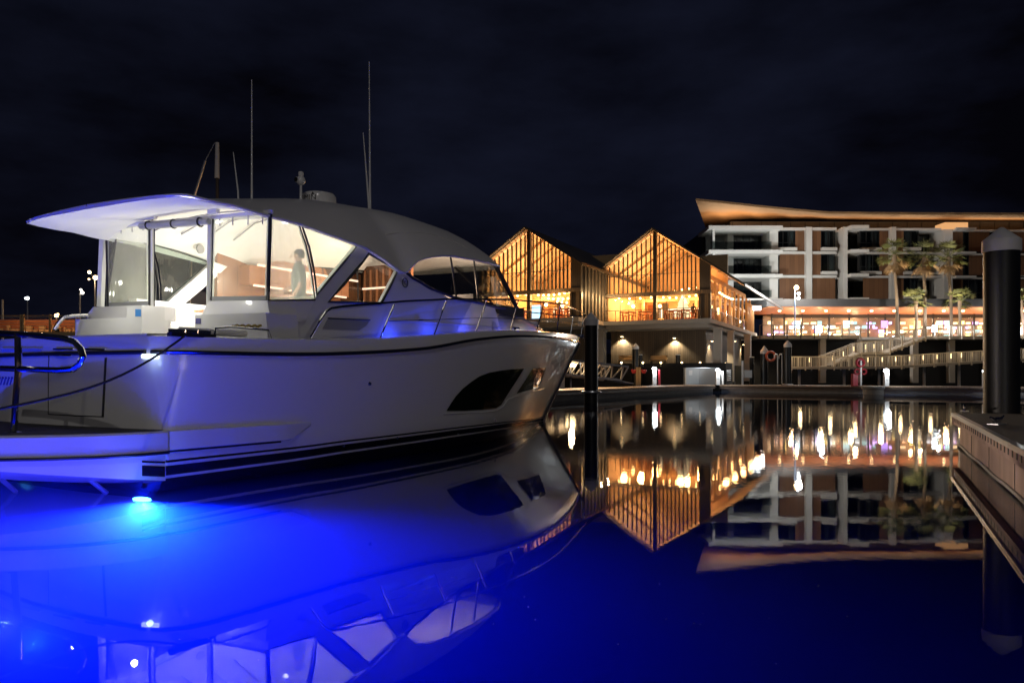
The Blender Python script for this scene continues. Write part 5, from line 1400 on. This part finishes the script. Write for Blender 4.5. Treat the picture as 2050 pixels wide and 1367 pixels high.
# lower ramp
RY = 86.0
def rampz(x): return hz(interp([(1585,734),(1640,734),(1780,733),(1870,728),(1970,722),(2050,718),(2200,713)])(x), RY)
rx = [1585,1640,1700,1780,1830,1870,1920,1970,2050,2150]
rpts = [Vector((hx(x,RY), RY, rampz(x))) for x in rx]
rmp = thing('ramp', rpts[0], 'pale sloped access ramp between promenade and walkway', 'ramp')
m = MB()
for a, b in zip(rpts[:-1], rpts[1:]): m.beam((a+b)/2-(b-a)/2+Vector((0,1.1,-.15)), b+Vector((0,1.1,-.15)), 2.2, .22)
m.build('deck', M['slab'], rmp)
for x in (1600,1690,1760,1850,1920,1990): 
    m = MB(); m.tube([(hx(x,RY+1),RY+1,-.5),(hx(x,RY+1),RY+1,rampz(x)-.25)], .16, 8); m.build('support', M['concrete'], rmp, True)
railing(rpts, 1.15, 'long pale baluster railing along the lower access ramp', bal=.17)
railing([p+Vector((0,2.2,0)) for p in rpts], 1.15, 'rear baluster railing along the back of the access ramp', bal=.22)
# stairs with landing
s1 = [at(1668,728,88), at(1724,706,88), at(1781,703,88), at(1852,676.5,88.5)]
stt = thing('stairs', s1[0], 'concrete stairs with a landing rising from the ramp to the promenade', 'stairs')
def flight(a, b, n, name):
    m = MB(); d = (b-a)/n
    for i in range(n):
        p = a+d*i; m.bb(p.x, p.x+d.x+.02, p.y, p.y+2.0, p.z+d.z-.3, p.z+d.z)
    m.build(name, M['slab'], stt)
flight(s1[0], s1[1], 9, 'lower_flight'); flight(s1[2], s1[3], 10, 'upper_flight')
m = MB(); m.bb(s1[1].x, s1[2].x, s1[1].y, s1[1].y+2.2, s1[1].z-.25, s1[1].z); m.build('landing', M['slab'], stt)
railing([at(1640,734,87.8), s1[0]+Vector((0,-.1,0)), s1[1]+Vector((0,-.1,0)), s1[2]+Vector((0,-.1,0)), s1[3]+Vector((0,-.1,0))], 1.3, 'baluster railing climbing the near side of the stairs', bal=.17)
railing([s1[0]+Vector((0,2.1,0)), s1[1]+Vector((0,2.1,0)), s1[2]+Vector((0,2.1,0)), s1[3]+Vector((0,2.1,0))], 1.2, 'baluster railing climbing the far side of the stairs', bal=.2)
# post lights along stairs and ramp
sl0 = None
for x, y, Y in [(1667,716,88.3),(1688,707,88.3),(1709,697,88.3),(1733,693,88.3),(1750,692,88.3),(1767,694,88.3)]+[(x, 0, RY+.4) for x in (1620,1738,1766,1793,1821,1848,1876,1904,1925,1946,1968)]:
    p = at(x, y, Y) if y else Vector((hx(x,Y), Y, rampz(x)+.85))
    t = thing('post_light', p, 'slim warm post light on the stair railing' if y else 'slim warm post light behind the ramp balusters', 'post light', 'post lights on the stairs' if y else 'post lights on the ramp')
    MB().bb(p.x-.035,p.x+.035,p.y-.035,p.y+.035,p.z-.32,p.z+.2).build('lens', em('post_light_glow', (1,.75,.35), 3.5) if sl0 is None else sl0, t)
    sl0 = sl0 or bpy.data.materials['post_light_glow']
    MB().bb(p.x-.05,p.x+.05,p.y-.05,p.y+.05,p.z-.9,p.z-.325).build('stem', M['rail'], t)
for x, z, e in ((1600,3.4,45),(1660,4.2,45),(1710,5.0,55),(1760,5.2,60),(1800,4.2,40),(1860,4.3,45),(1920,4.7,45),(1975,5.0,40),(1820,7.2,45),(2045,5.2,35)):
    lamp('post_light_source', (hx(x,85.3), 85.0, z), e, (1,.72,.38), .2)
# white promenade bollard lamps and pole lamp
for x, y, lb in ((1641,658,'white glowing bollard lamp behind the promenade railing at left'),(1871,658,'white glowing bollard lamp behind the railing right of the stairs'),(2040,663,'white glowing bollard lamp right of the largest pile')):
    p = at(x, y, 93); t = thing('bollard_lamp', p, lb, 'bollard lamp', 'white bollard lamps on the promenade')
    MB().bb(p.x-.2,p.x+.2,p.y-.2,p.y+.2,p.z-.4,p.z+.45).build('lens', M['e_white'], t); MB().tube([(p.x,p.y,6.2),(p.x,p.y,p.z-.4)], .08, 8).build('stem', M['steel'], t)
    lamp('bollard_lamp_source', p+Vector((0,-.8,.3)), 1500, (.95,.97,1), .2)
p = at(1593, 576, 93)
t = thing('street_lamp', Vector((p.x,93,6.2)), 'tall slim pole lamp with stacked spotlights on the promenade', 'street lamp')
MB().tube([(p.x-.1,93,6.2),(p.x-.1,93,p.z+.3)], [.1,.07], 8).build('pole', pm('blue_grey_pole', (.10,.14,.22), .4), t, True)
for dz, dx, r in ((0,.05,.3),(-.75,.35,.2),(-1.3,.3,.2)):
    h = MB().sph(p+Vector((dx,-.1,dz)), r, 10).build('lamp_head', M['e_warm'] if dz == 0 else M['e_white'], t, True)
lamp('street_lamp_source', p+Vector((.2,-.6,-.2)), 5500, (1,.95,.88), .3)
lamp('awning_lamp_source', at(1508,606,93.5), 4600, (.88,.97,1), .3, 'SPOT', (R(100),0,R(8)), None, R(150), blend=.6)
b = at(1512, 617, 92); MB
t = thing('awning_lamp', b, 'bright white lamp panel under the far end of the verandah roof', 'lamp')
MB().box(b, (1.3,.2,.45)).build('lens', M['e_white'], t); MB().box(b+ZV*.3, (1.5,.4,.1)).build('housing', M['steel'], t)
# cafe tables on the promenade
c0 = None
for i, (x, Y) in enumerate(((1575,96),(1600,97),(1660,96.5),(1720,97),(1850,96),(1945,95.5),(1960,97))):
    p = Vector((hx(x,Y), Y, 6.26)); lb = 'white promenade table in front of the lit shops'
    if c0 is None:
        c0 = thing('cafe_table', p, lb, 'table', 'white tables on the promenade')
        MB().bb(-.6,.6,-.4,.4,.72,.76).build('table_top', M['pilecap'], c0, False, True); MB().tube([(0,0,0),(0,0,.72)], .05, 8).build('leg', M['steel'], c0, False, True)
    else: dup(c0, p, lb)

# ======================================================= palms
def palm(x, ycrown, ybase, Y, rad, label, dry=True, n=34):
    p = at(x, ycrown, Y); b = Vector((p.x+random.uniform(-.4,.4), Y, 6.2))
    t = thing('palm_tree', b, label, 'palm', 'palms on the promenade')
    pts = [b+(p-b)*k/6+Vector((.18*math.sin(k*.9),0,0))*(k/6) for k in range(7)]
    MB().tube(pts, [.28,.22,.19,.18,.18,.2,.26], 10).build('trunk', M['trunkm'], t, True)
    top = pts[-1]
    for grp, mat, nn in (('crown', M['frond'], n), ('dead_fronds', M['frondry'], 12 if dry else 0)):
        if not nn: continue
        m = MB()
        for k in range(nn):
            az = k*2.399+random.uniform(-.2,.2)
            el = random.uniform(-.45, 1.3) if grp == 'crown' else random.uniform(-1.35,-.55)
            L_ = rad*random.uniform(.55,.8); d = Vector((math.cos(az)*math.cos(el), math.sin(az)*math.cos(el), math.sin(el)))
            c = top+d*L_
            m.tube([top, top+d*L_*.5, c], [.03,.02,.012], 4)
            s = d.cross(ZV)
            if s.length < .05: s = Vector((1,0,0))
            s.normalize(); u_ = s.cross(d)
            for j in range(13):                       # a fan of narrow leaflets
                a = (j-6)/6*1.15
                tip = c+(d*math.cos(a)+s*math.sin(a))*rad*random.uniform(.38,.58)-ZV*random.uniform(.1,.5)*rad*.45
                w_ = (s*math.cos(a)-d*math.sin(a))*random.uniform(.035,.06)*rad*.6
                mid = c+(tip-c)*.55
                m.add([c, mid+w_, tip, mid-w_], [(0,1,2,3)])
        m.build(grp, mat, t)
    return t
palm(1793, 510, 655, 95, 2.05, 'tall palm in front of the hotel, leftmost of the three tall ones')
palm(1852, 514, 655, 95, 2.1, 'tall palm in front of the hotel, middle of the three tall ones')
palm(1901, 514, 655, 95.5, 2.05, 'tall palm in front of the hotel, beside the wide white pier')
palm(1836, 603, 655, 94.5, 1.75, 'short palm below the middle tall palm', False, 30)
palm(1924, 602, 655, 94.5, 1.85, 'short palm just left of the largest black pile', False, 30)
palm(2046, 600, 655, 94.5, 1.8, 'short palm cut by the picture edge right of the largest pile', False, 30)
for r, b in ((.7,1.5),(.7,3.6),(.7,5.6)): lamp('side_wash_lamp', PA_(r, b, 9.0), 110, (1,.70,.34), .08)
for x, e in ((1795,70),(1840,90),(1890,70),(1925,80),(2040,60)): lamp('palm_uplight', (hx(x,93), 92.6, 7.0), e, (1,.85,.55), .2, 'SPOT', (R(172),0,0), None, R(75))
for x, e in ((1795,4200),(1852,4400),(1903,4000),(1836,1100),(1924,1300),(2046,1100)): lamp('palm_uplight', (hx(x,92.9), 92.6, 6.6), e, (1,.84,.54), .12, 'SPOT', beam_rot(Vector((hx(x,95)-hx(x,92.9), 2.4, 9.6 if e > 1000 else 4.2))), None, R(44 if e > 1000 else 70))

# ======================================================= far left: wharf, lamps, crane
wh_ = thing('timber_wharf', at(60,660,62), 'amber-lit timber wharf with tall railing behind the yacht stern', 'wharf')
YW = 62.0; zb_ = hz(664,YW); ztop = hz(631,YW)
m = MB(); m.bb(hx(-120,YW), hx(300,YW), YW, YW+3.5, zb_-.3, zb_); m.build('deck', M['rafter'], wh_)
m = MB()
for k in range(5): m.bb(hx(-120,YW), hx(300,YW), YW+.05, YW+.09, zb_+.22+k*.24, zb_+.26+k*.24)
m.build('rail_wires', M['rail'], wh_)
MB().bb(hx(-120,YW), hx(128,YW), YW-.02, YW+.12, ztop-.06, ztop).build('top_rail', M['rafter'], wh_)
for x in (42, 46.5, 100, 152, 158, -40, 210):
    MB().bb(hx(x,YW)-.07,hx(x,YW)+.07,YW-.05,YW+.1,zb_-.4,ztop+.06).build('post', M['rafter'], wh_)
m = MB(); random.seed(3); x = -110
while x < 290: m.bb(hx(x,YW+3),hx(x,YW+3)+random.uniform(.12,.5), YW+3, YW+3.2, zb_, zb_+random.uniform(.25,.75)); x += random.uniform(4,14)
m.build('stacked_timber', M['rafter'], wh_)
MB().bb(hx(-120,YW), hx(300,YW), YW+3.3, YW+3.4, zb_, zb_+1.25).build('back_fence', M['furn'], wh_)
for x in (0, 75, 150): lamp('wharf_lamp', (hx(x,YW), YW+.9, zb_+2.4), 130, (1,.56,.25), .15)
for x in (-90, 20, 130, 240): MB().tube([(hx(x,YW),YW+1.5,-2),(hx(x,YW),YW+1.5,zb_-.3)], .2, 10).build('wharf_pile', M['pile'], wh_, True)
def mastlamp(x, ytop, ybase, Y, heads, label, mat):
    p = at(x, ytop, Y); t = thing('lamp_post', Vector((p.x,Y,hz(ybase,Y))), label, 'lamp post')
    MB().tube([(p.x,Y,0),(p.x,Y,p.z)], [.14,.09], 8).build('pole', M['steel'], t, True)
    for dx, dy, r in heads:
        c = at(x+dx, ytop+dy, Y); MB().sph(c, r, 10).build('lamp_head', mat, t, True)
        MB().beam(Vector((p.x,Y,p.z-.1)), c+Vector((0,.05,0)), .07, .07).build('arm', M['steel'], t)
mastlamp(190, 556, 650, 90, ((-11,-11,.20),(1,0,.27),(-12,3,.11),(10,-10,.14)), 'tall twin-headed lamp post just left of the yacht cabin', em('lamp_amber', (1,.70,.36), 9))
lamp('lamp_post_source', at(188,556,88), 160, (1,.68,.36), .3)
mastlamp(160, 588, 650, 92, ((2,-8,.13),(5,-2,.19)), 'shorter lamp post left of the twin-headed one', em('lamp_ivory', (1,.88,.72), 8))
mastlamp(55, 597, 660, 110, ((0,0,.22),(-3,0,.16)), 'lone distant white lamp above the wharf railing', M['e_white'])
mastlamp(113, 632, 650, 75, ((0,0,.2),(3,-3,.1)), 'low amber lamp just above the wharf railing', em('lamp_orange', (1,.6,.24), 9))
p = at(5, 600, 70); o = MB().tube([(p.x,70,0),(p.x,70,p.z)], [.14,.1], 8).build('mast', M['steel'], None, True); tag(o, 'bare dim mast at the left edge of the picture', 'mast')
t = thing('dock_crane', at(434,400,60), 'dim slim crane mast with a strut rising behind the yacht roof', 'crane')
MB().tube([(hx(435,60),60,0), at(435,360,60), at(434.5,357,60)], .12, 10).build('lower_mast', M['bronze'], t, True)
MB().tube([at(434.5,357,60), at(435,286,60)], [.19,.15], 10).build('upper_mast', M['pilecap'], t, True)
MB().tube([at(388,395,60), at(411,322,60)], [.1,.1], 8).build('boom', M['steel'], t, True); MB().tube([at(411,322,60), at(430,286,60)], .04, 6).build('stay', M['steel'], t)
MB().tube([at(388,395,60), (hx(372,60),60,0)], .1, 8).build('boom_foot', M['steel'], t)
lamp('crane_lamp', at(415,430,57), 60, (1,.72,.5), .2)

# ======================================================= sky, added fill sun, camera
fs = MB(); random.seed(21)
for _ in range(60):
    x, y = random.uniform(100, 1700), random.uniform(930, 1340); p = on_z(x, y, .006); r = random.uniform(.003,.006)
    fs.add([p+Vector((r*math.cos(a)*random.uniform(.6,1.2), r*math.sin(a), 0)) for a in [k*1.05 for k in range(6)]], [tuple(range(6))])
o = fs.build('floating_specks', M['pilecap']); o['kind'] = 'stuff'
w = bpy.data.worlds.new('World'); SC.world = w; w.use_nodes = True; nt = w.node_tree; N = nt.nodes; L = nt.links; N.clear()
out = N.new('ShaderNodeOutputWorld')
sky = N.new('ShaderNodeTexSky'); sky.sky_type = 'NISHITA'; sky.sun_disc = False; sky.sun_elevation = R(-4); sky.sun_rotation = R(205)
b1 = N.new('ShaderNodeBackground'); b1.inputs[1].default_value = .02; L.new(sky.outputs[0], b1.inputs[0])
tc = N.new('ShaderNodeTexCoord'); mp = N.new('ShaderNodeMapping'); mp.inputs['Scale'].default_value = (1.2,1.2,3.2); L.new(tc.outputs['Generated'], mp.inputs[0])
nz = N.new('ShaderNodeTexNoise'); nz.inputs['Scale'].default_value = 1.9; nz.inputs['Detail'].default_value = 6; nz.inputs['Roughness'].default_value = .55; L.new(mp.outputs[0], nz.inputs['Vector'])
cr = N.new('ShaderNodeValToRGB'); cr.color_ramp.elements[0].position = .38; cr.color_ramp.elements[0].color = (.0009,.0009,.0022,1); cr.color_ramp.elements[1].position = .72; cr.color_ramp.elements[1].color = (.0066,.0082,.0190,1); L.new(nz.outputs['Fac'], cr.inputs[0])
b2 = N.new('ShaderNodeBackground'); b2.inputs[1].default_value = 1.0; L.new(cr.outputs[0], b2.inputs[0])
ad = N.new('ShaderNodeAddShader'); L.new(b1.outputs[0], ad.inputs[0]); L.new(b2.outputs[0], ad.inputs[1]); L.new(ad.outputs[0], out.inputs[0])
ml = bpy.data.lights.new('fill_sun', 'SUN'); ml.energy = .19; ml.angle = R(.5); ml.color = (1,.96,.92)  # dim unseen sun added to lift the hull side and roof
mo = bpy.data.objects.new('fill_sun', ml); COL.objects.link(mo); mo.rotation_euler = (R(50), 0, R(8))
cam = bpy.data.cameras.new('camera'); cam.sensor_width = 36; cam.lens = F/2050*36; cam.shift_y = (HY-683.5)/2050; cam.clip_end = 3000; cam.clip_start = .05
co = bpy.data.objects.new('camera', cam); COL.objects.link(co); co.location = (0,0,H); co.rotation_euler = (R(90),0,0); SC.camera = co
SC.view_settings.view_transform = 'Standard'; SC.view_settings.look = 'None'; SC.view_settings.exposure = 0; SC.view_settings.gamma = 1
SC.cycles.use_denoising = True
try: SC.cycles.denoiser = 'OPENIMAGEDENOISE'
except Exception: pass
SC.cycles.max_bounces = 10; SC.cycles.transparent_max_bounces = 24; SC.cycles.volume_bounces = 1; SC.cycles.diffuse_bounces = 3; SC.cycles.glossy_bounces = 4
SC.cycles.sample_clamp_indirect = 6
SC.cycles.caustics_reflective = False; SC.cycles.caustics_refractive = False
SC.cycles.use_light_tree = True
